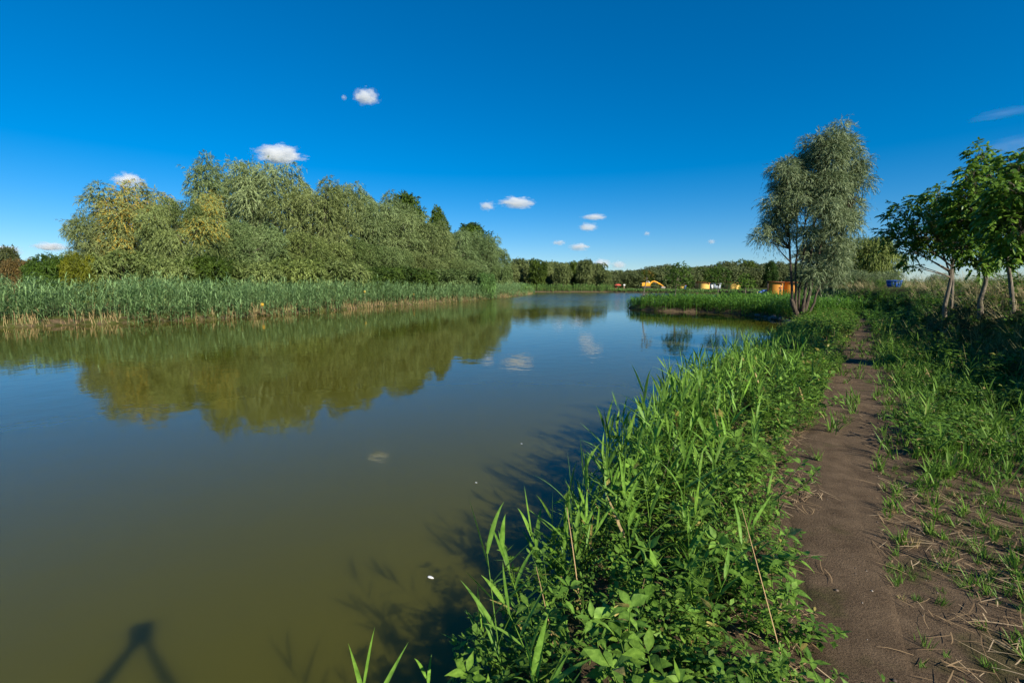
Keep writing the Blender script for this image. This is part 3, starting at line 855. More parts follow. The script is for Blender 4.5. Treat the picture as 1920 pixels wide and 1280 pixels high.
# slim pale stems beside the walnuts
for (pa, pb, y, l) in [((1786, 556), (1784, 480), 18.2, 'slim pale sapling stem close behind the young walnut trunk'), ((1905, 560), (1880, 480), 13.2, 'thin pale sapling slanting under the bright-leaved walnut')]:
    a = Pd(*pa, y); a[2] = H1(a[0], a[1]); e = Pd(*pb, y) - a
    r = link('sapling', None, None, l, 'tree', loc=a)
    t = np.linspace(0, 1, 7)[:, None]
    link('trunk', MB().add(*tubes([np.array([0, 0, -.2]) * (1 - t) + (e + np.array([0, 0, .3])) * t + np.array([.05, 0, 0]) * np.sin(t * 3)], [np.linspace(.06, .035, 7)], 8)).mesh('sapling_trunk', M['bark_pale'], True), r)
    rg = np.random.default_rng(int(y * 10))
    c_ = MB(); crown_leaves(c_, rg, [(e[0], e[1], e[2] + .45, .45), (e[0] + .2, e[1], e[2] + .9, .4)], 260, .12, .06, .4, .3, [.35, .4], spread=.9)
    link('crown', c_.mesh('sapling_crown', M['walnut']), r)

# young trees on the reedy spit
for i, (pa, pb, lobes, l, col) in enumerate([
    ((1205, 563), (1214, 520), [(1213, 508, .35), (1219, 515, .3), (1212, 520, .25)], 'spindly young tree with thin russet leaves and bent pale stem on the spit', (1.6, .7, .5, 1)),
    ((1263, 562), (1268, 528), [(1275, 500, .6), (1262, 510, .55), (1288, 512, .6), (1272, 522, .7), (1255, 522, .45), (1292, 528, .5), (1280, 534, .5)], 'young full-crowned green tree with a pale slim trunk on the spit', (.85, 1, .8, 1)),
    ((1343, 562), (1347, 530), [(1345, 505, .5), (1332, 515, .45), (1358, 512, .5), (1342, 525, .5), (1362, 528, .4)], 'young thin-crowned dark tree between two fuller young trees on the spit', (.75, .9, .7, 1)),
    ((1397, 562), (1397, 535), [(1397, 520, .4), (1390, 530, .45), (1405, 532, .45), (1384, 538, .3)], 'small bright green young tree on the spit in front of the black stake wall', (1.15, 1.3, .8, 1))]):
    y = 50.0
    a = Pd(*pa, y - i * 0.8); a[2] = H1(a[0], a[1])
    rg = np.random.default_rng(90 + i)
    r = link('young_tree', None, None, l, 'tree', loc=a)
    L = [tuple(Pd(px, py, y - i * .8 + rg.uniform(-.4, .4)) - a) + (q,) for px, py, q in lobes]
    e = Pd(*pb, y - i * .8) - a
    m_ = MB(); t = np.linspace(0, 1, 8)[:, None]
    pth = np.array([0, 0, -.2]) * (1 - t) + e * t + np.array([-.12 if i == 0 else .04, 0, 0]) * np.sin(t * math.pi)
    m_.add(*tubes([pth], [np.linspace(.07, .045, 8)], 7))
    for q in L: m_.add(*tubes([limb(pth[-2], np.array(q[:3]), 0, 4, rg)], [np.linspace(.035, .01, 5)], 5))
    link('trunk', m_.mesh('young_trunk', M['bark_pale'], True), r)
    c_ = MB(); crown_leaves(c_, rg, L, 190 if i else 90, .17, .09, .3, .35, .4 + rg.normal(0, .08, len(L)), spread=.8)
    link('crown', c_.mesh('young_crown', M['broad']), r, color=col)

# ------------------------------------------------------------------ reeds across the water (uncountable)
def reed_mass(mb, rng, base, h, lean, leaves=9, lw=0.045, ll=0.55, dry=0.0, tint=.38, stem_w=.025):
    K = len(base); h = np.broadcast_to(h, (K,))
    sway = np.column_stack([lean * rng.uniform(.1, 1.3, K) + rng.normal(0, .1, K), rng.normal(0, .12, K), np.zeros(K)])
    az = rng.uniform(0, 6.28, K)
    hint = np.column_stack([np.cos(az), np.sin(az), np.zeros(K)])
    mb.add(*ribbons(base, [0, 0, 1], h * .9, stem_w, 0, 3, (1, 1, .8, .4), hint=hint, tint=.30, sway=sway * .5))
    lf_h = rng.uniform(.06, 1.0, (K, leaves)) ** .75
    B = base[:, None] + np.array([0, 0, 1.0]) * (h[:, None] * .9 * lf_h)[..., None] + sway[:, None] * .5 * (h[:, None] * .9 * lf_h ** 2)[..., None]
    a2 = rng.uniform(0, 6.28, (K, leaves)); el = rng.uniform(.25, 1.1, (K, leaves))
    D = np.stack([np.cos(a2) * np.cos(el) + lean * 1.6, np.sin(a2) * np.cos(el), np.sin(el)], -1)
    n = K * leaves
    T = np.clip(rng.normal(tint, .14, n) + np.repeat(rng.normal(0, .07, K), leaves), .02, .7)
    T = np.where((lf_h.ravel() < .22) & (np.repeat(rng.random(K), leaves) < dry), .9, T)
    mb.add(*ribbons(B.reshape(-1, 3), D.reshape(-1, 3), ll * rng.uniform(.6, 1.25, n), lw * rng.uniform(.7, 1.3, n), rng.uniform(.15, .6, n), 2, (.7, 1, .1), tint=T))


def scatter(rng, n, x0, x1, y0, y1, cond):
    p = np.column_stack([rng.uniform(x0, x1, n), rng.uniform(y0, y1, n)])
    return p[cond(p)]


def on_ground(p, dz=0.0):
    return np.column_stack([p, height(p) + dz])


def shore_pts(rng, n, i0, i1, lo, hi, power=1.0):
    """points along part of the shore line, lo..hi metres inland"""
    a, b = LAKE[i0:i1], LAKE[i0 + 1:i1 + 1]
    L = np.linalg.norm(b - a, axis=1)
    k = rng.choice(len(L), n, p=L / L.sum()); t = rng.random(n)[:, None]
    d = nrm(b - a)[k]
    off = lo + (hi - lo) * rng.random(n) ** power
    return a[k] * (1 - t) + b[k] * t + np.column_stack([d[:, 1], -d[:, 0]]) * off[:, None]


rng = np.random.default_rng(101)
mb = MB()


def left_band(p):
    s = shore(p)
    lx = np.interp(p[:, 1], [20, 44, 70, 113, 140], [-25, -17, -7, 5, 6])
    depth = np.interp(p[:, 1], [20, 45, 80, 130], [9, 8, 8, 6])
    return (s > -.15) & (s < depth) & (p[:, 0] < lx + 6)


i0 = 34; i1 = len(LAKE) - 4                       # far end of the pond round to the open side
sgn = 1 if shore(shore_pts(rng, 50, i0, i1, .5, 1.0)).mean() > 0 else -1
p = shore_pts(rng, 7600, i0, i1, -.6 * sgn, 9 * sgn, 1.3)
p = p[(shore(p) > np.where(wobble(p * .25) > .15, -.6, .05)) & (p[:, 0] > -62)]
p = p[rng.random(len(p)) < np.clip(60 / np.maximum(p[:, 1], 20), .45, 1)]
s = shore(p)
hh = (2.5 + .6 * wobble(p * .42) + .3 * wobble(p * 1.3 + 4) + rng.normal(0, .28, len(p))) * np.clip(.62 + s / 3, .62, 1) * np.interp(p[:, 1], [28, 60, 100], [1.0, .9, .85])
reed_mass(mb, rng, on_ground(p, -.05), hh, .30, leaves=15, dry=.5, lw=.05, ll=.66, tint=.45)
# straw-coloured stubble along the water line
q = shore_pts(rng, 6500, i0, i1, -.15 * sgn, .75 * sgn, 1.4)
q = q[(q[:, 0] > -62) & (rng.random(len(q)) < (.30 + .70 * (wobble(q * .3) > .05)))]
mb.add(*ribbons(on_ground(q, -.1), np.column_stack([rng.normal(0, .22, len(q)), rng.normal(0, .2, len(q)), np.ones(len(q))]), rng.uniform(.25, .8, len(q)) * np.where(rng.random(len(q)) < .06, 1.8, 1), .03, 0, 1, (1, .5),
                hint=nrm(rng.normal(size=(len(q), 3)) * [1, 1, .01]), tint=rng.uniform(.75, 1, len(q))))
link('reed_bed', mb.mesh('reed_bed', M['reed_far']), label='dense blue-green reed bed with straw-coloured stems along the bank across the pond', cat='reeds', kind='stuff')

# far shore reeds and the spit
mb = MB()
p = scatter(rng, 17000, 2, 70, 105, 158, lambda p: (shore(p) > -.1) & (shore(p) < 5))
p = p[rng.random(len(p)) < .8]
hh = np.where(p[:, 0] < 31, 2.2, .55) * rng.uniform(.7, 1.1, len(p))
reed_mass(mb, rng, on_ground(p), hh, .05, leaves=6, lw=.13, ll=.6, tint=.38, stem_w=.06, dry=.2)
link('far_reeds', mb.mesh('far_reeds', M['reed_far']), label='low strip of green reeds along the far shore below the woods', cat='reeds', kind='stuff', color=(.95, 1.0, .62, 1))


def spit(p):
    s = shore(p)
    return (s > -.15) & (p[:, 1] > 32.5) & (p[:, 1] < 62) & (p[:, 0] < 27) & (s < 5.5)


mb = MB()
p = scatter(rng, 9000, 11, 27, 32, 60, spit)
s = shore(p)
hh = (1.15 + .25 * wobble(p * .7) + rng.normal(0, .15, len(p))) * np.where(p[:, 0] < 14, .75, 1)
reed_mass(mb, rng, on_ground(p, -.05), hh, .03, leaves=8, lw=.045, ll=.45, tint=.42, dry=.3)
link('spit_reeds', mb.mesh('spit_reeds', M['reed']), label='fresh green reeds covering the low spit beside the silver willow', cat='reeds', kind='stuff', color=(.85, .95, .85, 1))

# ------------------------------------------------------------------ plant moulds for the near bank
def leaf_set_reed(rng, h, n, lw=.034, ll=.48):
    """stem arrays and a list of leaf arrays"""
    az = rng.uniform(0, 6.28); lean = rng.normal(0, .10, 2)
    t = np.linspace(0, 1, 6)[:, None]
    pth = np.concatenate([lean * h * t ** 2, h * t], 1)
    stem = tubes([pth], [np.linspace(.0055, .002, 6)], 5, .45)
    lv = []
    for i in range(n):
        u = .22 + .76 * (i + .5) / n
        b = np.array([*(lean * h * u ** 2), h * u])
        a = az + i * math.pi + rng.normal(0, .45)
        el = rng.uniform(.75, 1.15) if i < n - 2 else rng.uniform(1.2, 1.45)
        d = np.array([math.cos(a) * math.cos(el), math.sin(a) * math.cos(el), math.sin(el)])
        lv.append(ribbons([b], [d], ll * rng.uniform(.7, 1.2), lw * rng.uniform(.75, 1.2), rng.uniform(.05, .38), 6, (.45, .95, 1, .85, .6, .3, .02), crease=.12,
                          hint=[[0, 0, 1.0]] if el < 1.2 else [[math.cos(a + 1.2), math.sin(a + 1.2), .2]], tint=.9 if rng.random() < .07 else np.clip(rng.normal(.43, .15), .1, .72)))
    return stem, lv


LEAF_P = (.10, .78, 1.0, .66, .28, .02)


def leaf_set_weed(rng, h, nodes, ll=.085, lo=False):
    lv = []; st = MB()

    def axis_(b, top, nn, sc):
        t = np.linspace(0, 1, 6)[:, None]
        bend = rng.normal(0, .06, 3) * [1, 1, 0]
        pth = b * (1 - t) + top * t + bend * np.sin(t * math.pi)
        st.add(*(tubes([pth[::5]], [[.005, .002]], 3, .5) if lo else tubes([pth], [np.linspace(.005, .002, 6) * sc], 5, .5)))
        a0 = rng.uniform(0, 6.28)
        for i in range(nn):
            u = .18 + .82 * i / (nn - 1)
            c = b * (1 - u) + top * u + bend * math.sin(u * math.pi)
            pair = 2 if i < nn - 1 else 5
            for k in range(pair):
                a = a0 + i * 1.5 + k * 2 * math.pi / pair + rng.normal(0, .25)
                el = rng.uniform(.05, .6) if i < nn - 1 else rng.uniform(.35, .9)
                d = np.array([math.cos(a) * math.cos(el), math.sin(a) * math.cos(el), math.sin(el)])
                L = ll * sc * rng.uniform(.75, 1.25) * (1.15 - .35 * u if i < nn - 1 else .8)
                lv.append(ribbons([c + d * .012], [d], L, L * rng.uniform(.34, .50), rng.uniform(.1, .65), 2 if lo else 5, (.35, 1, .04) if lo else LEAF_P, crease=0 if lo else .10,
                                  hint=[nrm(np.array([0, 0, 1.0]) + rng.normal(0, .25, 3))], tint=.95 if rng.random() < .035 else np.clip(rng.normal(.40, .17), .04, .75)))
    o = np.zeros(3)
    top = np.array([rng.normal(0, .10), rng.normal(0, .10), h])
    axis_(o, top, nodes, 1.0)
    for k in range(3):
        u = rng.uniform(.2, .55); a = rng.uniform(0, 6.28)
        b = top * u
        axis_(b, b + np.array([math.cos(a) * .16, math.sin(a) * .16, h * rng.uniform(.25, .45)]), max(3, nodes - 3), .85)
    return st.arrays(), lv


def tuft_arrays(rng, n, h, wd, spread=.45, lo=False):
    a = rng.uniform(0, 6.28, n); el = rng.uniform(1.5 - spread * 1.6, 1.5, n)
    d = np.column_stack([np.cos(a) * np.cos(el), np.sin(a) * np.cos(el), np.sin(el)])
    b = np.column_stack([rng.normal(0, .025, n), rng.normal(0, .025, n), np.full(n, -.01)])
    return ribbons(b, d, h * rng.uniform(.5, 1.15, n), wd * rng.uniform(.7, 1.2, n), rng.uniform(.05, .5, n), 2 if lo else 4, (.7, .9, .04) if lo else (.6, 1, .85, .5, .03), crease=0 if lo else .1,
                   hint=nrm(np.column_stack([-np.sin(a), np.cos(a), np.zeros(n)]) * .2 + [0, 0, 1.0]), tint=np.clip(rng.normal(.45, .15, n), .05, .75))


def joined(stem, lv):
    m = MB(); m.add(*stem)
    for q in lv: m.add(*q)
    return m.arrays()


rng = np.random.default_rng(202)
REEDS = [leaf_set_reed(rng, h, n) for h, n in [(1.0, 9), (.85, 8), (1.15, 10), (.7, 7), (.95, 9)]]
WEEDS = [leaf_set_weed(rng, h, n, l) for h, n, l in [(.55, 9, .115), (.45, 8, .10), (.65, 10, .12), (.36, 7, .11), (.50, 9, .08), (.60, 9, .13)]]
TUFTS = [tuft_arrays(rng, n, h, wd) for n, h, wd in [(22, .22, .009), (16, .28, .012), (30, .15, .007), (12, .30, .016), (20, .18, .010)]]
WD = [(.55, 9, .115), (.45, 8, .10), (.65, 10, .12), (.36, 7, .11), (.50, 9, .08), (.60, 9, .13)]
reed_t = [joined(*q) for q in REEDS]; weed_t = [joined(*leaf_set_weed(rng, *q, lo=True)) for q in WD]
tuft_t = [tuft_arrays(rng, n, h, wd, lo=True) for n, h, wd in [(16, .22, .010), (13, .28, .013), (20, .15, .008), (10, .30, .017), (15, .18, .011)]]


def mould_simple(name, stem, lv, mat):
    r = link(name)
    link('stem', MB().add(*stem).mesh('stem', mat), r)
    m = MB()
    for q in lv: m.add(*q)
    link('foliage', m.mesh('foliage', mat), r)
    return r


def mould_leaves(name, stem, lv, mat):
    r = link(name)
    link('stem', MB().add(*stem).mesh('stem', mat), r)
    for q in lv: link('leaf', MB().add(*q).mesh('leaf', mat), r)
    return r


def free(root):
    for ch in list(root.children): bpy.data.objects.remove(ch, do_unlink=True)
    bpy.data.objects.remove(root, do_unlink=True)


def near_strip(p):
    return (shore(p) > .02) & (path_m(p) > .88 + .28 * wobble(p * 2.3 + 1)) & (toe_s(p) < -1) & (left_of_path(p))


def left_of_path(p):
    d, i, t = seg_d(p, PATH, False)
    dv = (PATH[1:, :2] - PATH[:-1, :2])[i]; q = p - PATH[:-1, :2][i]
    return q[:, 0] * dv[:, 1] - q[:, 1] * dv[:, 0] < 0


def spaced(p, dmin):
    out = []; cell = {}
    for q in p:
        k = (int(q[0] // dmin), int(q[1] // dmin))
        if all((q[0] - o[0]) ** 2 + (q[1] - o[1]) ** 2 > dmin ** 2 for a in (-1, 0, 1) for b in (-1, 0, 1) for o in cell.get((k[0] + a, k[1] + b), [])):
            cell.setdefault(k, []).append(q); out.append(q)
    return np.array(out)


def behind_cam(p, r=1.3):
    """keep the photographer's own standing place clear"""
    return (p[:, 0] ** 2 + (p[:, 1] - .1) ** 2) > r * r


# --- leafy weeds
rng = np.random.default_rng(303)
wp_ = spaced(scatter(rng, 9000, -3, 20, -1.5, 28, lambda p: near_strip(p) & behind_cam(p)), .20)
wp_ = wp_[np.argsort(np.linalg.norm(wp_, axis=1))]
vis = wp_[(wp_[:, 1] > 1.7)]
LW = 'leafy green weed in the thicket between the path and the water'
simple = [mould_simple('leafy_weed', st, lv, M['weed']) for st, lv in WEEDS]
leafy = [mould_leaves('leafy_weed', st, lv, M['weed']) for st, lv in WEEDS]


def place(pts, moulds_near, n_near, moulds, n_all, label, cat, group, smin, smax, rng, tl=.22, jit=.15):
    g = on_ground(pts[:n_all], -.01)
    for i, q in enumerate(g):
        mset = moulds_near if i < n_near else moulds
        k = rng.integers(0, len(mset))
        j = rng.uniform(1 - jit, 1 + jit)
        r = copy_tree(mset[k], q, rng.uniform(0, 6.28), rng.uniform(smin, smax) * float(np.interp(q[1], [2.5, 4.5, 7, 18, 26], [.85, 1, 1, .6, .45])), (rng.normal(0, tl), rng.normal(0, tl)), (j, j * rng.uniform(.95, 1.05), j * rng.uniform(.8, 1.1), 1))
        r['label'] = label; r['category'] = cat; r['group'] = group


place(vis, leafy, 34, simple, 295, LW, 'plant', 'leafy weeds of the near bank', .8, 1.35, rng)
mb = MB()
rest = np.concatenate([vis[295:], wp_[wp_[:, 1] <= 1.7]])
kk = rng.integers(0, len(weed_t), len(rest))
for k in range(len(weed_t)):
    q = rest[kk == k]
    stamp(mb, weed_t[k], on_ground(q, -.01), rng.uniform(0, 6.28, len(q)), rng.uniform(.8, 1.3, len(q)), rng.normal(0, .2, (len(q), 2)), rng.normal(0, .06, len(q)))
# low under-layer that fills the thicket
ul = spaced(scatter(rng, 26000, -3, 20, .2, 28, lambda p: near_strip(p) & behind_cam(p, 1.0)), .105)
kk = rng.integers(0, len(weed_t), len(ul))
for k in (1, 3, 4):
    q = ul[kk % 3 == (1, 3, 4).index(k)]
    q = q[q[:, 1] < 13.5]
    stamp(mb, weed_t[k], on_ground(q, -.01), rng.uniform(0, 6.28, len(q)), rng.uniform(.5, .85, len(q)), rng.normal(0, .25, (len(q), 2)), rng.normal(-.05, .06, len(q)))
link('weed_undergrowth', mb.mesh('weed_undergrowth', M['weed']), label='thick undergrowth of small leaves filling the strip between path and water', cat='undergrowth', kind='stuff')

# --- near reeds: clumps along the water edge, a few among the weeds
rng = np.random.default_rng(404)
e_ = scatter(rng, 40000, -2.5, 19, .5, 29, lambda p: (shore(p) > np.where(p[:, 1] < 4, -.05, -.2)) & (shore(p) < 1.25) & behind_cam(p, 1.6) & left_of_path(p) & (toe_s(p) < -1))
cl_ = wobble(e_ * .9) + .6 * wobble(e_ * 2.1 + 3)
e_ = e_[rng.random(len(e_)) < np.clip(.40 + .6 * cl_, .08, 1) * np.clip(1.3 - shore(e_), .15, 1)]
e2 = scatter(rng, 1900, -1, 18, 2.6, 26, lambda p: near_strip(p) & (shore(p) < 1.9))
e_ = spaced(np.concatenate([e_, e2]), .09)
e_ = e_[np.argsort(np.linalg.norm(e_, axis=1))]
ev = e_[e_[:, 1] > 1.75]
LR = 'green reed with long pointed leaves at the near water edge'
rs_ = [mould_simple('reed', st, lv, M['reed']) for st, lv in REEDS]
rl_ = [mould_leaves('reed', st, lv, M['reed']) for st, lv in REEDS]
place(ev, rl_, 60, rs_, 295, LR, 'reed', 'reeds of the near bank', .62, 1.05, rng, .13)
mb = MB()
rest = ev[295:]
kk = rng.integers(0, len(reed_t), len(rest))
for k in range(len(reed_t)):
    q = rest[kk == k]
    stamp(mb, reed_t[k], on_ground(q, -.02), rng.uniform(0, 6.28, len(q)), rng.uniform(.7, 1.1, len(q)) * np.interp(q[:, 1], [7, 18, 26], [1, .55, .38]), rng.normal(0, .12, (len(q), 2)), rng.normal(0, .06, len(q)))
link('near_reed_fringe', mb.mesh('near_reed_fringe', M['reed']), label='fringe of green reeds and grass running along the near water edge towards the willow', cat='reeds', kind='stuff')

# --- grass tufts on and beside the path
rng = np.random.default_rng(505)


def flat_ground(p):
    return (toe_s(p) < .3) & (~left_of_path(p)) & (p[:, 1] > 1.2)


t1 = scatter(rng, 14000, .5, 13, 1.2, 16, lambda p: flat_ground(p) & behind_cam(p))
dn = np.clip((path_m(t1) - .6) * .6, 0, 1) * np.interp(t1[:, 1], [2, 4.5, 6.5], [.95, 1, 1]) * np.clip(.6 + .6 * wobble(t1 * 1.1), .1, 1)
t1 = t1[rng.random(len(t1)) < dn]
t2 = scatter(rng, 5200, 1, 20, 1.5, 27, lambda p: (path_m(p) < 1.25))
t2 = t2[rng.random(len(t2)) < np.clip(.05 + .35 * (path_m(t2) > .8) + .16 * (t2[:, 1] > 6.2) + .4 * (t2[:, 1] > 7.5) * (wobble(t2 * .8) > .1), 0, 1)]
tt = spaced(np.concatenate([t1, t2]), .10)
tt = tt[np.argsort(np.linalg.norm(tt, axis=1))]
LT = 'small tuft of green grass growing in the bare earth by the path'
tm = []
for a in TUFTS:
    tm.append(link('grass_tuft', MB().add(*a).mesh('grass_tuft', M['grass'])))
place(tt, tm, 0, tm, 295, LT, 'grass tuft', 'grass tufts by the path', .6, 1.25, rng, .1)
mb = MB(); rest = tt[295:]
kk = rng.integers(0, len(TUFTS), len(rest))
for k in range(len(TUFTS)):
    q = rest[kk == k]
    stamp(mb, tuft_t[k], on_ground(q), rng.uniform(0, 6.28, len(q)), rng.uniform(.8, 1.5, len(q)), rng.normal(0, .1, (len(q), 2)), rng.normal(0, .06, len(q)))
# short sward between the tufts
sw_ = scatter(rng, 13000, .8, 10, 1.2, 10, lambda p: (toe_s(p) < .3) & (shore(p) > 1.0) & (path_m(p) > .85))
sw_ = sw_[rng.random(len(sw_)) < np.clip(.42 + .9 * wobble(sw_ * 1.9 + 2), .03, 1)]
for k in (0, 2, 4):
    q = sw_[(k // 2)::3]
    stamp(mb, tuft_t[k], on_ground(q), rng.uniform(0, 6.28, len(q)), rng.uniform(.25, .6, len(q)), rng.normal(0, .2, (len(q), 2)), rng.normal(-.08, .1, len(q)) + np.where(rng.random(len(q)) < .12, .6, 0))
# lush grass and young reed between the path and the bank
lush = scatter(rng, 9500, 3, 15, -3, 20, lambda p: (toe_s(p) < .3) & (~left_of_path(p)) & (path_m(p) > 1.4) & ((p[:, 1] > 4.6) | (p[:, 0] > 1.2 * p[:, 1] + .5)))
lush = lush[rng.random(len(lush)) < np.clip(.75 + .5 * wobble(lush * .9), .1, 1) * np.where(lush[:, 0] > 1.1 * lush[:, 1] + .2, .9, np.interp(lush[:, 1], [4.6, 6.2], [.1, 1]))]
kk = rng.integers(0, 3, len(lush))
for k in range(3):
    q = lush[kk == k][:880]
    tm_ = (tuft_t[1], tuft_t[3], weed_t[3])[k]
    stamp(mb, tm_, on_ground(q), rng.uniform(0, 6.28, len(q)), rng.uniform(.9, 1.7, len(q)) * (1 if k < 2 else .6), rng.normal(0, .15, (len(q), 2)), rng.normal(0, .08, len(q)))
yr = lush[rng.random(len(lush)) < .10]
for k in range(len(reed_t)):
    q = yr[k::len(reed_t)]
    stamp(mb, reed_t[k], on_ground(q), rng.uniform(0, 6.28, len(q)), rng.uniform(.35, .7, len(q)), rng.normal(0, .15, (len(q), 2)), rng.normal(0, .06, len(q)))
link('meadow_grass', mb.mesh('meadow_grass', M['grass']), label='rank green grass between the path and the foot of the bank', cat='grass', kind='stuff')
for r in simple + leafy + rs_ + rl_ + tm: free(r)

# --- dead stalks standing in the thicket
rng = np.random.default_rng(515)
q = scatter(rng, 1500, -1, 18, 2.2, 26, lambda p: (shore(p) > .05) & (path_m(p) > 1.1) & left_of_path(p) & behind_cam(p))[:260]
mb = MB(); a = rng.uniform(0, 6.28, len(q))
dd = np.column_stack([np.cos(a) * .35, np.sin(a) * .35, rng.uniform(.5, 1.4, len(q))])
mb.add(*ribbons(on_ground(q), dd, rng.uniform(.35, .95, len(q)), .007, rng.uniform(0, .35, len(q)), 4, (1, 1, .9, .7, .4), tint=rng.uniform(.1, 1, len(q))))
link('dead_stalks', mb.mesh('dead_stalks', M['straw']), label='thin dead brown stalks standing among the weeds of the near bank', cat='stalks', kind='stuff')

# --- straw litter and crumbs of earth
rng = np.random.default_rng(606)
q = scatter(rng, 60000, .3, 12, .8, 15, lambda p: (toe_s(p) < 0) & (shore(p) > .9) & ((path_m(p) > .75) | (wobble(p * 2) > .35)))
q = q[rng.random(len(q)) < np.clip(.4 + .9 * wobble(q * 1.4 + 5), .06, 1) * np.interp(q[:, 1], [2, 15], [1, .5])]
a = rng.uniform(0, 6.28, len(q))
mb = MB().add(*ribbons(on_ground(q, .028), np.column_stack([np.cos(a), np.sin(a), rng.normal(0, .09, len(q))]), rng.uniform(.04, .22, len(q)), rng.uniform(.003, .0075, len(q)), 0.02, 3, (.8, 1, 1, .5),
                       sway=np.column_stack([rng.normal(0, .15, (len(q), 2)), np.zeros(len(q))]), tint=rng.uniform(.05, 1, len(q))))
link('straw_litter', mb.mesh('straw_litter', M['straw']), label='dry straw and dead stalks strewn over the bare earth', cat='straw', kind='stuff')

def crumb():
    bm = bmesh.new(); bmesh.ops.create_cube(bm, size=1)
    V = np.array([v.co[:] for v in bm.verts]); V = nrm(V) * np.random.default_rng(1).uniform(.4, .6, (8, 1)) * [1, .8, .6]
    Fq = [[v.index for v in f.verts] for f in bm.faces]; bm.free()
    return V, np.array(Fq), np.full(8, .5)


q = scatter(rng, 5200, .3, 12, 1.2, 14, lambda p: (toe_s(p) < 0) & (shore(p) > .9) & (path_m(p) < 2.6))
mb = MB(); stamp(mb, crumb(), on_ground(q, .012), rng.uniform(0, 6.28, len(q)), np.clip(rng.lognormal(-4.9, .55, len(q)), .004, .035), None, rng.uniform(-.5, .5, len(q)))
link('grit', mb.mesh('grit', foliage('grit', (.05, .036, .028), (.17, .13, .10), (.36, .31, .26), trans=0, rough=.9)), label='small crumbs of earth and pale grit on the path', cat='grit', kind='stuff')

# --- the bank on the landward side: dry grass, olive weeds
rng = np.random.default_rng(707)
mb = MB()
bk = scatter(rng, 30000, 6, 60, -6, 75, lambda p: (toe_s(p) > -.2) & (toe_s(p) < 14))
bk = bk[~((np.abs(bk[:, 0] - bk[:, 1] * .79) < 1.1) & (bk[:, 1] > 20) & (bk[:, 1] < 41))]
bk = bk[rng.random(len(bk)) < np.clip(16 / np.maximum(np.linalg.norm(bk, axis=1), 6), .12, 1)]
tall = [tuft_arrays(rng, 16, .62, .011, .5, True), tuft_arrays(rng, 14, .8, .011, .35, True), tuft_arrays(rng, 20, .45, .013, .7, True)]
kk = rng.integers(0, 3, len(bk))
for k in range(3):
    q = bk[kk == k]
    up_ = sstep(.2, 2.4, toe_s(q))
    drift = np.where(up_ > .5, np.where(rng.random(len(q)) < .42 * (.6 + wobble(q * .6)), .42, .08), -.05)
    far_ = np.linalg.norm(q, axis=1) / 12
    stamp(mb, tall[k], on_ground(q), rng.uniform(0, 6.28, len(q)), rng.uniform(.7, 1.2, len(q)) * (1 + .35 * up_) * np.clip(.85 + far_ * .12, 1, 1.25), rng.normal(0, .2, (len(q), 2)), drift + rng.normal(0, .08, len(q)))
link('bank_grass', mb.mesh('bank_grass', M['dry']), label='tall dry and green grass covering the bank under the walnut trees', cat='grass', kind='stuff')
mb = MB()
bw = spaced(scatter(rng, 4000, 6, 42, -4, 55, lambda p: (toe_s(p) > -.5) & (toe_s(p) < 9)), .33)
bw = bw[rng.random(len(bw)) < np.clip(20 / np.maximum(np.linalg.norm(bw, axis=1), 6), .2, 1)]
kk = rng.integers(0, len(weed_t), len(bw))
for k in range(len(weed_t)):
    q = bw[kk == k]
    stamp(mb, weed_t[k], on_ground(q), rng.uniform(0, 6.28, len(q)), rng.uniform(.8, 1.5, len(q)), rng.normal(0, .25, (len(q), 2)), rng.normal(-.05, .08, len(q)))
link('bank_weeds', mb.mesh('bank_weeds', M['weed']), label='dark tangle of leafy weeds on the shaded slope of the bank', cat='weeds', kind='stuff', color=(.8, .82, .7, 1))

# --- green growth round the willow and on the land behind it
rng = np.random.default_rng(808)
mb = MB()
p = scatter(rng, 7000, 12, 62, 24, 104, lambda p: (shore(p) > .25) & (toe_s(p) < 1.5) & (path_m(p) > 1.0))
p = p[rng.random(len(p)) < np.interp(p[:, 1], [24, 40, 100], [1, .55, .35])]
hh = np.interp(p[:, 1], [24, 33, 40, 60], [.35, .4, .9, 1.0]) * rng.uniform(.6, 1.3, len(p))
reed_mass(mb, rng, on_ground(p, -.02), hh, .03, leaves=6, lw=.058, ll=.38, tint=.4, dry=.12)
q = scatter(rng, 5200, 14, 30, 20, 40, lambda p: (shore(p) > .2) & (toe_s(p) < 1.5) & (path_m(p) > 1.0))
kk = rng.integers(0, 3, len(q))
for k in range(3):
    z_ = q[kk == k][:420]
    stamp(mb, (weed_t[3], tuft_t[3], weed_t[1])[k], on_ground(z_), rng.uniform(0, 6.28, len(z_)), rng.uniform(.8, 1.5, len(z_)), rng.normal(0, .15, (len(z_), 2)), rng.normal(0, .08, len(z_)))
link('waterside_growth', mb.mesh('waterside_growth', M['grass']), label='green reedy growth on the low ground behind the silver willow', cat='vegetation', kind='stuff', color=(.9, 1, .9, 1))

# ------------------------------------------------------------------ stones and stump by the willow
def rock_mesh(seed, sx, sy, sz):
    bm = bmesh.new(); bmesh.ops.create_icosphere(bm, subdivisions=2, radius=1)
    rg = random.Random(seed); ph = [rg.uniform(0, 6) for _ in range(6)]
    for v in bm.verts:
        c = v.co
        k = 1 + .18 * math.sin(3 * c.x + ph[0]) * math.cos(2.6 * c.y + ph[1]) + .12 * math.sin(5 * c.z + ph[2] + 3 * c.x)
        v.co = Vector((c.x * k * sx, c.y * k * sy, max(-.6, c.z * k) * sz))
    me = bpy.data.meshes.new('stone'); bm.to_mesh(me); bm.free(); me.materials.append(M['stone'])
    return me


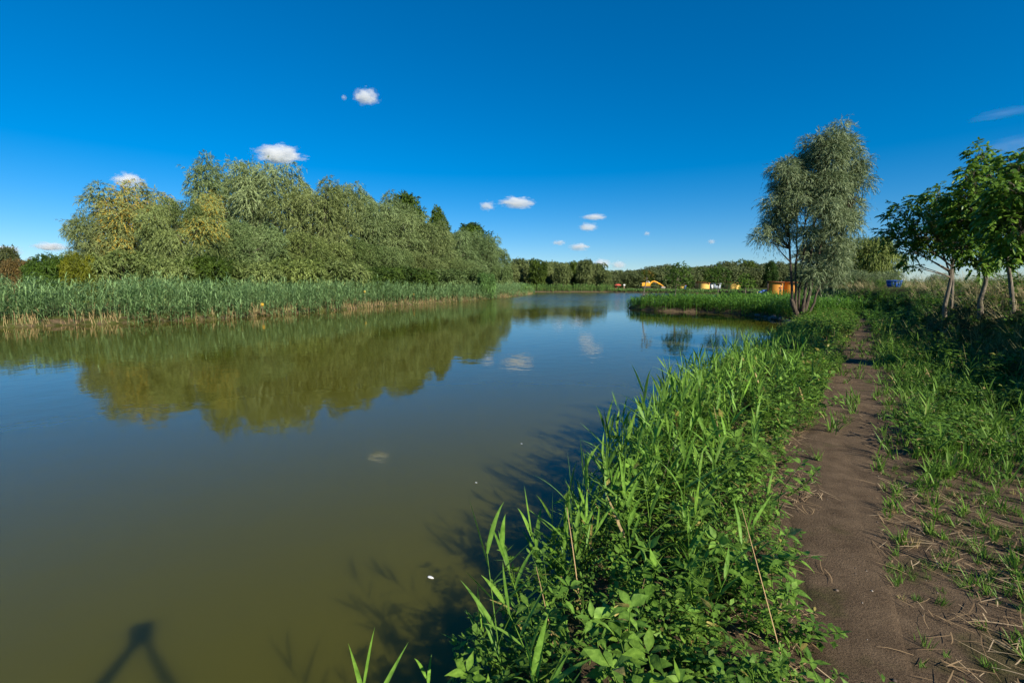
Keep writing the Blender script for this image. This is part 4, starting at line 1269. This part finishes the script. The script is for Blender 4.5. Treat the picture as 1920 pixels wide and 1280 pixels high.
rng = np.random.default_rng(909)
rk = [rock_mesh(i, *s) for i, s in enumerate([(.28, .22, .16), (.2, .25, .12), (.35, .2, .14), (.16, .15, .12)])]
for i, (x, y) in enumerate([(18.75, 30.6), (18.7, 31.3), (18.85, 32.2), (18.95, 33.0), (19.1, 33.9), (19.25, 34.8), (19.5, 36), (19.65, 37), (18.6, 29.2), (18.3, 28.7), (18.9, 30.2), (19.0, 32.7), (19.4, 35.4), (19.5, 38)]):
    link('stone', rk[i % 4], None, 'rough grey stone at the water line below the silver willow', 'stone', 'stones edging the bank by the willow', loc=(x - .06, y, .05 + rng.uniform(0, .1)), rz=rng.uniform(0, 6.28))
a = P(1524, 606, .3)
r = link('tree_stump', None, None, 'short pale cut stump on the bank between the silver willow and the path', 'stump', loc=(a[0], a[1], H1(a[0], a[1])))
link('trunk', MB().add(*tubes([[(0, 0, -.2), (0, 0, .1), (.02, 0, .38)]], [[.13, .10, .09]], 10)).mesh('stump_side', M['wood'], True), r)
link('cut_face', MB().add(*tubes([[(.02, 0, .375), (.02, 0, .385), (.02, 0, .386)]], [[.088, .08, .002]], 10)).mesh('stump_top', M['wood']), r)
# mound of bare reddish soil beside the willow
a = P(1525, 582, .45)
bm = bmesh.new(); bmesh.ops.create_grid(bm, x_segments=28, y_segments=16, size=1)
for v in bm.verts:
    rr_ = min(1, math.hypot(v.co.x, v.co.y))
    v.co = Vector((v.co.x * 1.7, v.co.y * 1.1, .34 * (1 - rr_ ** 2) - .08 + .03 * math.sin(9 * v.co.x) * math.cos(7 * v.co.y)))
me = bpy.data.meshes.new('soil_heap'); bm.to_mesh(me); bm.free(); me.materials.append(plain('red_soil', (.17, .085, .04), .95, .4, 5, bump=.8))
link('soil_heap', me, None, 'low heap of bare reddish earth behind the foot of the silver willow', 'soil heap', loc=(a[0], a[1], H1(a[0], a[1])))

# ------------------------------------------------------------------ sheds, machine and things on the far ground
def face_cam(x, y):
    return -math.atan2(x, y)


def shed(px0, px1, top, y, label, mat, lattice=True, drop=.35):
    a, b = Pd(px0, top, y), Pd(px1, top, y)
    wd = b[0] - a[0]; cx = (a[0] + b[0]) / 2
    zg = H1(cx, y); h = a[2] - zg
    r = link('shed', None, None, label, 'shed', loc=(cx, y, zg), rz=face_cam(cx, y) + .06)
    d = 3.2; hw = wd / 2; l = -hw + (wd * .2 if lattice else 0)
    hl, hr = h, h - drop
    m = MB()                                       # four walls with a sloping top
    zt = lambda x: hl + (hr - hl) * (x + hw) / wd
    x0, x1 = l, hw
    V = [(x0, 0, -.2), (x1, 0, -.2), (x1, d, -.2), (x0, d, -.2), (x0, 0, zt(x0) - .1), (x1, 0, zt(x1) - .1), (x1, d, zt(x1) - .1), (x0, d, zt(x0) - .1)]
    m.add(V, [(0, 1, 5, 4), (1, 2, 6, 5), (2, 3, 7, 6), (3, 0, 4, 7)])
    link('wall', m.mesh('shed_wall', mat), r)
    m = MB()
    V = [(-hw - .2, -.3, zt(-hw) - .08), (hw + .2, -.3, zt(hw) - .08), (hw + .2, d + .2, zt(hw) - .08), (-hw - .2, d + .2, zt(-hw) - .08)]
    V += [(x, y_, z + .1) for x, y_, z in V]
    m.add(V, [(3, 2, 1, 0), (4, 5, 6, 7), (0, 1, 5, 4), (1, 2, 6, 5), (2, 3, 7, 6), (3, 0, 4, 7)])
    link('roof', m.mesh('shed_roof', M['roof_red']), r)
    if lattice:
        m = MB().box(-hw, l - .01, .9, .95, -.2, h - .15)
        link('porch_wall', m.mesh('porch_wall', mat), r)
        for x in (-hw + .05, l - .12):
            link('post', MB().box(x - .07, x + .07, -.1, .04, -.2, h - .12).mesh('porch_post', M['dark_wood']), r)
        for z in (.35, .95, 1.55):
            link('rail', MB().box(-hw + .12, l - .19, -.07, .0, z, z + .1).mesh('porch_rail', M['dark_wood']), r)
    else:
        link('corner_post', MB().box(-hw - .12, -hw + .10, -.06, .3, -.2, h - .12).mesh('corner_post', M['dark_wood']), r)
    link('vent', MB().box(hw * .75, hw * .92, -.04, -.005, zt(hw) - .55, zt(hw) - .4).mesh('vent', M['dark_wood']), r)
    return r


shed(1305, 1330, 528, 150, 'yellow shed with dark porch lattice beside the grey metal cabin', M['shed_pale'])
shed(1359, 1387, 528, 142, 'yellow shed with dark porch lattice between the grey metal cabin and the blue drums', M['shed_pale'])
shed(1270, 1286, 532.5, 160, 'small yellow shed half hidden behind the full-crowned young tree', M['shed_pale'])
shed(1442, 1467, 527, 92, 'deep orange shed beside the three blue drums', M['shed'], False, .2)
shed(1471, 1492, 527.5, 92.6, 'deep orange shed half hidden behind the silver willow stems', M['shed'], False, .2)
# grey cabin
a, b = Pd(1332, 531, 156), Pd(1351, 531, 156)
zg = H1(a[0], 156); h = a[2] - zg; hw = (b[0] - a[0]) / 2
r = link('metal_cabin', None, None, 'low grey sheet-metal cabin between the two yellow lattice sheds', 'cabin', loc=((a[0] + b[0]) / 2, 156, zg), rz=face_cam(a[0], 156) + .06)
link('wall', MB().box(-hw, hw, 0, 3, -.2, h - .2).mesh('cabin_wall', M['metal']), r)
link('roof', MB().box(-hw - .15, hw + .15, -.2, 3.2, h - .2, h - .05).mesh('cabin_roof', M['metal']), r)
link('door', MB().box(-hw + .2, -hw + 1.0, -.04, -.005, -.1, h - .5).mesh('cabin_door', M['white']), r)
f = link('window', MB().box(.2, 1.2, -.04, -.005, .9, 1.5).mesh('cabin_window', M['white']), r)
link('pane', MB().box(.27, 1.13, -.06, -.045, .97, 1.43).mesh('cabin_pane', M['glass']), f)


def lathe(prof, n=24):
    m = MB()
    pth = np.array([(0, 0, z) for _, z in prof]); rad = np.array([q for q, _ in prof])
    a = np.linspace(0, 2 * np.pi, n, endpoint=False)
    V = np.array([(r_ * math.cos(t), r_ * math.sin(t), z) for r_, z in prof for t in a])
    Fq = [(i * n + j, i * n + (j + 1) % n, (i + 1) * n + (j + 1) % n, (i + 1) * n + j) for i in range(len(prof) - 1) for j in range(n)]
    return m.add(V, Fq)


def drum(px, base_py, y, label, group, tag=True):
    a = Pd(px, base_py, y); a[2] = H1(a[0], y)
    r = link('blue_drum', None, None, label, 'drum', group, loc=a, rz=face_cam(a[0], y))
    R_ = .30
    link('body', lathe([(.001, 0), (R_ - .02, 0), (R_, .03), (R_, .30), (R_ + .015, .32), (R_, .34), (R_, .60), (R_ + .015, .62), (R_, .64), (R_, .90), (R_ - .03, .96)]).mesh('drum_body', M['blue'], True), r)
    link('lid', lathe([(R_ - .03, .955), (R_ - .02, .985), (.2, 1.0), (.001, 1.0)]).mesh('drum_lid', M['blue'], True), r)
    if tag:
        link('label_plate', MB().box(-.11, .11, -R_ - .03, -R_ + .01, .5, .72).mesh('drum_label', M['white']), r)


for k, px in enumerate((1425.5, 1431, 1436.5)):
    drum(px, 545, 98, 'blue plastic drum with a white label in the row of three beside the orange shed', 'blue drums beside the orange shed')
drum(1284.5, 541, 152, 'single blue drum beside the half-hidden small yellow shed', None, False)
a = Pd(1420, 545, 98)
link('marker_post', MB().box(-.06, .06, -.06, .06, -.2, 1.3).mesh('marker_post', M['wood']), None, 'grey wooden post standing beside the row of three blue drums', 'post', loc=(a[0], 98, H1(a[0], 98)))

# blue tub on the bank
a = Pd(1676, 537, 40); a[2] = max(H1(a[0], 40), a[2] - .05)
r = link('blue_tub', None, None, 'round ribbed blue plastic tub standing in the grass on top of the bank', 'tub', loc=a)
link('body', lathe([(.001, .02), (.40, .0), (.42, .03), (.50, .52), (.47, .52), (.40, .06), (.001, .05)], 36).mesh('tub_body', M['blue'], True), r)
link('rim', lathe([(.495, .46), (.56, .47), (.57, .53), (.51, .56), (.465, .53)], 36).mesh('tub_rim', M['blue'], True), r)
for k in range(16):
    t = 2 * math.pi * k / 16
    o = link('rib', MB().add([(.42, -.025, .05), (.455, -.02, .05), (.455, .02, .05), (.42, .025, .05), (.485, -.025, .46), (.53, -.02, .46), (.53, .02, .46), (.485, .025, .46)],
                             [(0, 1, 5, 4), (1, 2, 6, 5), (2, 3, 7, 6), (4, 5, 6, 7), (0, 3, 2, 1)]).mesh('tub_rib', M['blue']) if k == 0 else rib_me, r, rz=t)
    if k == 0: rib_me = o.data

# wall of black stakes at the end of the inlet
A, B = Pd(1346, 556, 97), Pd(1412, 557, 92)
r = link('stake_wall', None, None, 'wall of upright blackened wooden stakes holding the bank of the inlet', 'stake wall', loc=(A[0], A[1], 0))
L_ = math.hypot(B[0] - A[0], B[1] - A[1]); r.rotation_euler.z = math.atan2(B[1] - A[1], B[0] - A[0])
rng = np.random.default_rng(12)
sm = [MB().add(*tubes([[(0, 0, -.8), (0, 0, .5), (.01, 0, h_)]], [[.10, .10, .085]], 7)).mesh('stake', M['dark_wood'], True) for h_ in (1.15, 1.3, 1.22, 1.05)]
n_st = int(L_ / .19)
for k in range(n_st):
    o = link('stake', sm[k % 4], r, loc=(k * .19, rng.normal(0, .02), rng.normal(0, .04)), rz=rng.uniform(0, 6))
# hand rail on posts
A = Pd(1402, 545.5, 95); zr = H1(A[0], 95)
r = link('rail_fence', None, None, 'low wooden rail on posts between the stake wall and the blue drums', 'fence', loc=(A[0], 95, zr))
link('rail', MB().box(0, 3.4, -.05, .05, .62, .74).mesh('fence_rail', M['wood']), r)
for x in (.1, 1.7, 3.3): link('post', MB().box(x - .06, x + .06, .052, .17, -.3, .85).mesh('fence_post', M['wood']), r)

# excavator
e0, e1 = Pd(1200, 541, 158), Pd(1247, 541, 158)
zg = H1((e0[0] + e1[0]) / 2, 158)
r = link('excavator', None, None, 'yellow excavator parked with its long boom stretched low before the far wood', 'excavator', loc=(e0[0] + .3, 158, zg))
Lx = e1[0] - e0[0]
for yy in (-1.0, 1.0):
    t = np.linspace(0, 2 * np.pi, 24, endpoint=False)
    ring = [(1.4 + 1.5 * np.clip(math.cos(q) * 1.15, -1, 1) + .0, .36 + .36 * math.sin(q)) for q in t]
    V = [(x, yy - .25, z) for x, z in ring] + [(x, yy + .25, z) for x, z in ring]
    Fq = [(j, (j + 1) % 24, 24 + (j + 1) % 24, 24 + j) for j in range(24)] + [(j, 23 - j, 22 - j, j + 1) for j in range(0, 11)] + [(24 + j, 24 + j + 1, 24 + 22 - j, 24 + 23 - j) for j in range(0, 11)]
    link('track', MB().add(V, Fq).mesh('excavator_track', M['track']), r)


def hull(mb, prof, y0, y1):
    n = len(prof)
    V = [(x, y0, z) for x, z in prof] + [(x, y1, z) for x, z in prof]
    mb.add(V, [(j, (j + 1) % n, n + (j + 1) % n, n + j) for j in range(n)])
    h_ = n // 2
    for o_, flip in ((0, False), (n, True)):
        for j in range(h_ - 1):
            q = (o_ + j, o_ + n - 1 - j, o_ + n - 2 - j, o_ + j + 1)
            mb.add(np.array(V)[list(q)], [(0, 1, 2, 3)] if not flip else [(3, 2, 1, 0)])
    return mb


link('house', hull(MB(), [(0, .85), (.0, 1.75), (.25, 1.95), (2.2, 1.95), (2.75, 1.6), (2.75, .85)], -1.2, 1.2).mesh('excavator_house', M['digger']), r)
c_ = link('cab', hull(MB(), [(1.35, 1.95), (1.45, 2.35), (1.6, 2.45), (2.1, 2.45), (2.35, 2.3), (2.55, 1.75)], -1.15, -.25).mesh('excavator_cab', M['white']), r)
link('pane', MB().box(1.6, 2.2, -1.18, -1.155, 2.0, 2.35).mesh('cab_pane', M['glass']), c_)


def beam(pts_, w_, h0, h1):
    p_ = np.array(pts_, float); t = np.linspace(h0, h1, len(p_))
    tn = nrm(np.gradient(p_, axis=0)); nn = np.column_stack([-tn[:, 1], tn[:, 0]])
    up = p_ + nn * t[:, None]; dn_ = p_ - nn * t[:, None]
    m = MB(); n = len(p_)
    V = [(x, -w_, z) for x, z in up] + [(x, -w_, z) for x, z in dn_] + [(x, w_, z) for x, z in up] + [(x, w_, z) for x, z in dn_]
    Fq = []
    for i in range(n - 1):
        Fq += [(i, i + 1, n + i + 1, n + i), (2 * n + i, 3 * n + i, 3 * n + i + 1, 2 * n + i + 1), (i, 2 * n + i, 2 * n + i + 1, i + 1), (n + i, n + i + 1, 3 * n + i + 1, 3 * n + i)]
    Fq += [(0, n, 3 * n, 2 * n), (n - 1, 3 * n - 1, 4 * n - 1, 2 * n - 1)]
    return m.add(V, Fq)


link('boom', beam([(2.3, 1.25), (3.0, 1.7), (3.7, 2.25), (4.3, 2.35), (5.2, 1.95), (6.1, 1.4)], .22, .26, .2).mesh('excavator_boom', M['digger']), r)
link('arm', beam([(5.7, 1.75), (6.5, 1.2), (7.3, .75)], .17, .2, .14).mesh('excavator_arm', M['digger']), r)
link('ram', beam([(3.6, 1.75), (4.6, 1.75), (5.3, 1.55)], .06, .06, .06).mesh('excavator_ram', M['steel']), r)
link('bucket', hull(MB(), [(6.6, .1), (6.5, .55), (6.9, .75), (7.5, .7), (8.0, .35), (7.6, .05)], -.5, .5).mesh('excavator_bucket', M['steel']), r)

# parasol, sign post
a = Pd(1158, 541, 152); a[2] = H1(a[0], 152)
r = link('parasol', None, None, 'faded red parasol open on the far shore beside the white-topped post', 'parasol', loc=a)
link('canopy', lathe([(1.15, 1.25), (.9, 1.5), (.5, 1.68), (.02, 1.78), (.5, 1.64), (.9, 1.46), (1.13, 1.23)], 8).mesh('parasol_canopy', M['red_cloth']), r)
link('pole', MB().add(*tubes([[(0, 0, -.3), (0, 0, .8), (0, 0, 1.85)]], [[.03, .03, .02]], 8)).mesh('parasol_pole', M['metal']), r)
ch = link('folding_chair', None, None, 'small red folding chair under the faded red parasol', 'chair', loc=(a[0] - .55, a[1] - .3, a[2]))
link('seat', MB().box(-.28, .28, -.25, .25, .40, .45).mesh('chair_seat', M['red_cloth']), ch)
link('backrest', MB().box(-.28, .28, .25, .30, .45, .95).mesh('chair_back', M['red_cloth']), ch)
for x in (-.25, .25):
    for y in (-.22, .22): link('leg', MB().box(x - .02, x + .02, y - .02, y + .02, -.1, .398).mesh('chair_leg', M['steel']), ch)
a = Pd(1170, 541, 150); a[2] = H1(a[0], 150)
r = link('notice_post', None, None, 'wooden post with a small white board on top on the far shore', 'sign', loc=a)
link('post', MB().box(-.14, .14, -.05, .05, -.3, 1.35).mesh('notice_post', M['wood']), r)
link('board', MB().box(-.32, .32, -.12, -.052, 1.2, 1.65).mesh('notice_board', M['white']), r)

# small yellow stand markers in the reeds across the water
for px, py, y, l in [(492, 571, 39.5, 'small yellow marker board low among the straw stems of the reed bed'), (684, 547, 53.0, 'small yellow marker board high in the reed bed across the pond'),
                     (776, 552, 62.0, 'small orange-yellow marker board in the reeds near the poplars')]:
    a = Pd(px, py, y); zg = min(a[2] - .5, .4)
    r = link('marker_sign', None, None, l, 'sign', loc=(a[0], y, zg), rz=face_cam(a[0], y))
    link('stake', MB().box(-.02, .02, .02, .06, -.3, a[2] - zg).mesh('marker_stake', M['wood']), r)
    link('board', MB().box(-.10, .10, -.02, .018, a[2] - zg - .12, a[2] - zg + .12).mesh('marker_board', M['yellow_sign']), r)

# white flecks on the water
for px, py, l, s_ in [(808, 1083, 'small pale feather floating on the water off the weedy bank', 1.0), (893, 905, 'tiny white fleck floating on open water off the reeds', .5), (978, 832, 'tiny white fleck floating beyond the reed tips on the blue water', .5)]:
    a = P(px, py, 0)
    bm = bmesh.new(); bmesh.ops.create_icosphere(bm, subdivisions=2, radius=1)
    for v in bm.verts: v.co = Vector((v.co.x * .035 * s_, v.co.y * .014 * s_ * (1 - .5 * v.co.x), v.co.z * .008 * s_ + .006))
    me = bpy.data.meshes.new('feather'); bm.to_mesh(me); bm.free(); me.materials.append(M['white'])
    link('feather', me, None, l, 'feather', loc=(a[0], a[1], 0), rz=-.5)


# ------------------------------------------------------------------ people
def skin_mesh(name, chains, mat, root=0, sub=1):
    """chains: lists of (x, y, z, radius); a point met before is shared"""
    vs, rad, ed, key = [], [], [], {}
    for chn in chains:
        prev = None
        for (x, y, z, q) in chn:
            k = (round(x, 4), round(y, 4), round(z, 4))
            if k not in key:
                key[k] = len(vs); vs.append((x, y, z)); rad.append(q)
            i = key[k]
            if prev is not None and prev != i: ed.append((prev, i))
            prev = i
    me = bpy.data.meshes.new(name); me.from_pydata(vs, ed, []); me.materials.append(mat)
    o = bpy.data.objects.new(name, me); C.objects.link(o)
    mo = o.modifiers.new('Skin', 'SKIN')
    mo.use_smooth_shade = True
    for i, sv in enumerate(me.skin_vertices[0].data):
        q = rad[i]; sv.radius = q if isinstance(q, tuple) else (q, q); sv.use_root = (i == root)
    s_ = o.modifiers.new('Sub', 'SUBSURF'); s_.levels = sub; s_.render_levels = sub
    return o


def person(label, loc, rz, hands, elbows, top_mat, leg_mat, hat_mat, hatname):
    r = link('person', None, None, label, 'person', loc=loc, rz=rz)
    pel = (0, 0, .95, (.13, .10)); che = (0, .0, 1.30, (.16, .11)); nk0 = (0, .0, 1.45, .07); nk = (0, .01, 1.54, .055); hd = (0, .03, 1.63, (.075, .085)); ht = (0, .02, 1.71, (.07, .08))
    body = [[pel, (0, 0, 1.12, (.125, .09)), che, nk0, nk, hd, ht], [hd, (0, .115, 1.62, .018)]]
    shirt = [[(0, 0, .92, (.15, .115)), (0, 0, 1.12, (.15, .112)), (0, 0, 1.30, (.18, .13)), (0, 0, 1.44, (.10, .09))]]
    trous = [[(0, 0, .98, (.145, .11))]]
    for s_, hnd, elb in ((-1, hands[0], elbows[0]), (1, hands[1], elbows[1])):
        sh = (s_ * .19, 0, 1.42)
        body.append([che, (*sh, .06), (*elb, .043), (*hnd, .03)])
        shirt.append([(0, 0, 1.30, (.18, .13)), (*sh, .078), tuple(np.array(sh) * .25 + np.array(elb) * .75) + (.06,)])
        hv = nrm(np.array(hnd) - np.array(elb)); sdv = nrm(np.cross(hv, [0.0, 1.0, .2])); nv = np.cross(sdv, hv)
        palm = np.array(hnd) + hv * .06
        body.append([(*hnd, .03), (*palm, (.036, .02))])
        for f_ in range(4):
            k = palm + hv * .03 + sdv * (f_ - 1.5) * .02
            k2 = k + hv * (.035, .04, .038, .028)[f_] - nv * .006 * s_; k3 = k2 + hv * .02 - nv * .02
            body.append([(*palm, (.036, .02)), (*k, .0095), (*k2, .009), (*k3, .008)])
        tb = palm - hv * .01 + sdv * (-.045 * s_); t2 = tb + hv * .03 + sdv * (-.012 * s_)
        body.append([(*palm, (.036, .02)), (*tb, .011), (*t2, .009)])
        hip = (s_ * .09, 0, .90, .085); kn = (s_ * .11, .03, .50, .058); an = (s_ * .12, 0, .09, .042)
        body.append([pel, hip, kn, an, (s_ * .13, .15, .045, .04)])
        trous.append([(0, 0, .98, (.145, .11)), (s_ * .09, 0, .90, .105), (s_ * .11, .03, .50, .078), (s_ * .12, 0, .12, .065)])
    b = skin_mesh('body', body, M['skin']); b.parent = r
    t = skin_mesh('shirt', shirt, top_mat); t.parent = r
    q = skin_mesh('trousers', trous, leg_mat); q.parent = r
    for s_ in (-1, 1):
        sh_ = skin_mesh('shoe', [[(s_ * .12, -.04, .05, .05), (s_ * .125, .06, .045, .048), (s_ * .13, .19, .035, .04)]], M['black']); sh_.parent = r
        bm = bmesh.new(); bmesh.ops.create_uvsphere(bm, u_segments=10, v_segments=6, radius=.012)
        me = bpy.data.meshes.new('eye'); bm.to_mesh(me); bm.free(); me.materials.append(M['black'])
        link('eye', me, r, loc=(s_ * .032, .10, 1.655))
        bm = bmesh.new(); bmesh.ops.create_uvsphere(bm, u_segments=10, v_segments=6, radius=.03)
        for v in bm.verts: v.co.x *= .35
        me = bpy.data.meshes.new('ear'); bm.to_mesh(me); bm.free(); me.materials.append(M['skin'])
        link('ear', me, r, loc=(s_ * .083, .02, 1.63))
    bm = bmesh.new(); bmesh.ops.create_uvsphere(bm, u_segments=18, v_segments=12, radius=1)
    for v in bm.verts:
        v.co = Vector((v.co.x * .098, v.co.y * .115, max(v.co.z, -.25 if v.co.y < 0 else .15) * .10))
    me = bpy.data.meshes.new(hatname); bm.to_mesh(me); bm.free(); me.materials.append(hat_mat)
    link(hatname, me, r, loc=(0, .0, 1.69))
    return r


a = Pd(1463, 549, 88.5); a[2] = H1(a[0], a[1])
person('person in orange top and pale cap standing before the orange shed', a, 2.6, [(-.30, .28, .98), (.32, .30, 1.0)], [(-.32, .02, 1.12), (.33, .02, 1.12)], M['cloth_orange'], M['cloth_dark'], M['white'], 'cap')
# the photographer, whose raised arms throw the shadow on the near water
pz = H1(0, -.42)
k_ = CAM_Z - pz
person('person in grey holding a camera overhead, standing on the path', (0, -.42, pz), 0, [(-.075, .28, k_ - .12), (.075, .28, k_ - .12)], [(-.30, .20, 1.72), (.30, .20, 1.72)], M['cloth_grey'], M['cloth_dark'], M['hair'], 'hair')
r = link('hand_camera', None, None, 'black hand camera held overhead by the person in grey', 'camera', loc=(0, 0, CAM_Z))
link('body', MB().box(-.068, .068, -.15, -.09, -.045, .05).mesh('camera_body', M['black']), r)
o = link('lens', lathe([(.001, 0), (.034, 0), (.036, .05), (.033, .052), (.001, .045)], 20).mesh('camera_lens', M['black'], True), r, loc=(0, -.088, 0)); o.rotation_euler = (-math.pi / 2, 0, 0)


# ------------------------------------------------------------------ fair-weather clouds
def cloud_mat():
    m = bpy.data.materials.new('cloud_vapour'); m.use_nodes = True
    n = m.node_tree; n.nodes.clear()
    out = n.nodes.new('ShaderNodeOutputMaterial'); pv = n.nodes.new('ShaderNodeVolumePrincipled')
    pv.inputs['Color'].default_value = (.995, .995, .995, 1); pv.inputs['Anisotropy'].default_value = 0.1
    tc = n.nodes.new('ShaderNodeTexCoord')
    oi = n.nodes.new('ShaderNodeObjectInfo')
    ln = n.nodes.new('ShaderNodeVectorMath'); ln.operation = 'LENGTH'
    n.links.new(tc.outputs['Object'], ln.inputs[0])
    ml = n.nodes.new('ShaderNodeMath'); ml.operation = 'MULTIPLY'; ml.inputs[1].default_value = 40
    n.links.new(oi.outputs['Random'], ml.inputs[0])
    ad = n.nodes.new('ShaderNodeVectorMath'); ad.operation = 'ADD'
    n.links.new(tc.outputs['Object'], ad.inputs[0]); n.links.new(ml.outputs[0], ad.inputs[1])
    nz = n.nodes.new('ShaderNodeTexNoise'); nz.inputs['Scale'].default_value = 2.3; nz.inputs['Detail'].default_value = 5; nz.inputs['Roughness'].default_value = .62
    n.links.new(ad.outputs[0], nz.inputs['Vector'])
    # density where 1 - r + noise is high
    a1 = n.nodes.new('ShaderNodeMath'); a1.operation = 'MULTIPLY'; a1.inputs[1].default_value = 1.9
    n.links.new(nz.outputs[0], a1.inputs[0])
    a2 = n.nodes.new('ShaderNodeMath'); a2.operation = 'SUBTRACT'
    n.links.new(a1.outputs[0], a2.inputs[0]); n.links.new(ln.outputs['Value'], a2.inputs[1])
    mr = n.nodes.new('ShaderNodeMapRange'); mr.inputs[1].default_value = .22; mr.inputs[2].default_value = .85
    mr.inputs[3].default_value = 0; mr.inputs[4].default_value = .05
    n.links.new(a2.outputs[0], mr.inputs[0]); n.links.new(mr.outputs[0], pv.inputs['Density'])
    n.links.new(pv.outputs[0], out.inputs['Volume'])
    return m


CM = cloud_mat()
TM = cloud_mat(); TM.name = 'thin_cloud_vapour'
for q in TM.node_tree.nodes:
    if q.type == 'MAP_RANGE': q.inputs[1].default_value = .05; q.inputs[2].default_value = 1.0; q.inputs[4].default_value = .0007
bm = bmesh.new(); bmesh.ops.create_icosphere(bm, subdivisions=3, radius=1.0)
cme = bpy.data.meshes.new('cloud'); bm.to_mesh(cme); bm.free(); cme.materials.append(CM)
for (px, py, wpx, hpx, l) in [
    (686, 182, 62, 40, 'compact white cloud alone high in the blue sky'), (645, 183, 14, 14, 'tiny cloud puff beside the compact cloud high in the sky'),
    (522, 290, 120, 44, 'broad white cloud just above the crowns of the wood'), (242, 340, 74, 40, 'white cloud half hidden by the yellowing willow'),
    (913, 386, 40, 24, 'small round end puff of the long white cloud'), (970, 380, 84, 30, 'long white cloud rising to one side above the thin end of the wood'),
    (1115, 407, 62, 16, 'thin flat white cloud topmost over the far wood'), (1103, 426, 48, 22, 'small white cloud just below the thin flat one over the far wood'),
    (1086, 463, 52, 20, 'flat-based small cloud low over the far wood'), (1048, 455, 34, 14, 'faint small cloud beside the flat-based one over the far wood'),
    (1213, 438, 18, 12, 'tiny cloud fleck over the low wood behind the sheds'), (1334, 453, 22, 12, 'tiny lone cloud fleck over the orange sheds'),
    (1128, 494, 50, 26, 'pale cloud resting on the skyline in the gap between the far woods'), (1160, 497, 40, 22, 'pale cloud low on the skyline over the parasol'),
    (95, 463, 80, 24, 'low white cloud on the skyline above the bushes'), (10, 470, 80, 26, 'low white cloud behind the dark thorn bush')]:
    y = 3000.0
    c0 = Pd(px, py, y)
    o = link('cloud', cme, None, l, 'cloud', 'fair-weather clouds', loc=c0)
    o.scale = (wpx / F_PX * y * .48, wpx / F_PX * y * .3, hpx / F_PX * y * .48)

tme = cme.copy(); tme.materials[0] = TM
for (px, py, wpx, hpx, tl, l) in [(1905, 272, 150, 30, -.12, 'faint veil of thin cloud just above the walnut crowns'), (1885, 212, 120, 16, -.15, 'faint streak of thin cloud high above the walnut trees')]:
    y = 3000.0
    o = link('cloud', tme, None, l, 'cloud', 'fair-weather clouds', loc=Pd(px, py, y))
    o.scale = (wpx / F_PX * y * .6, wpx / F_PX * y * .3, hpx / F_PX * y * .6); o.rotation_euler.y = tl
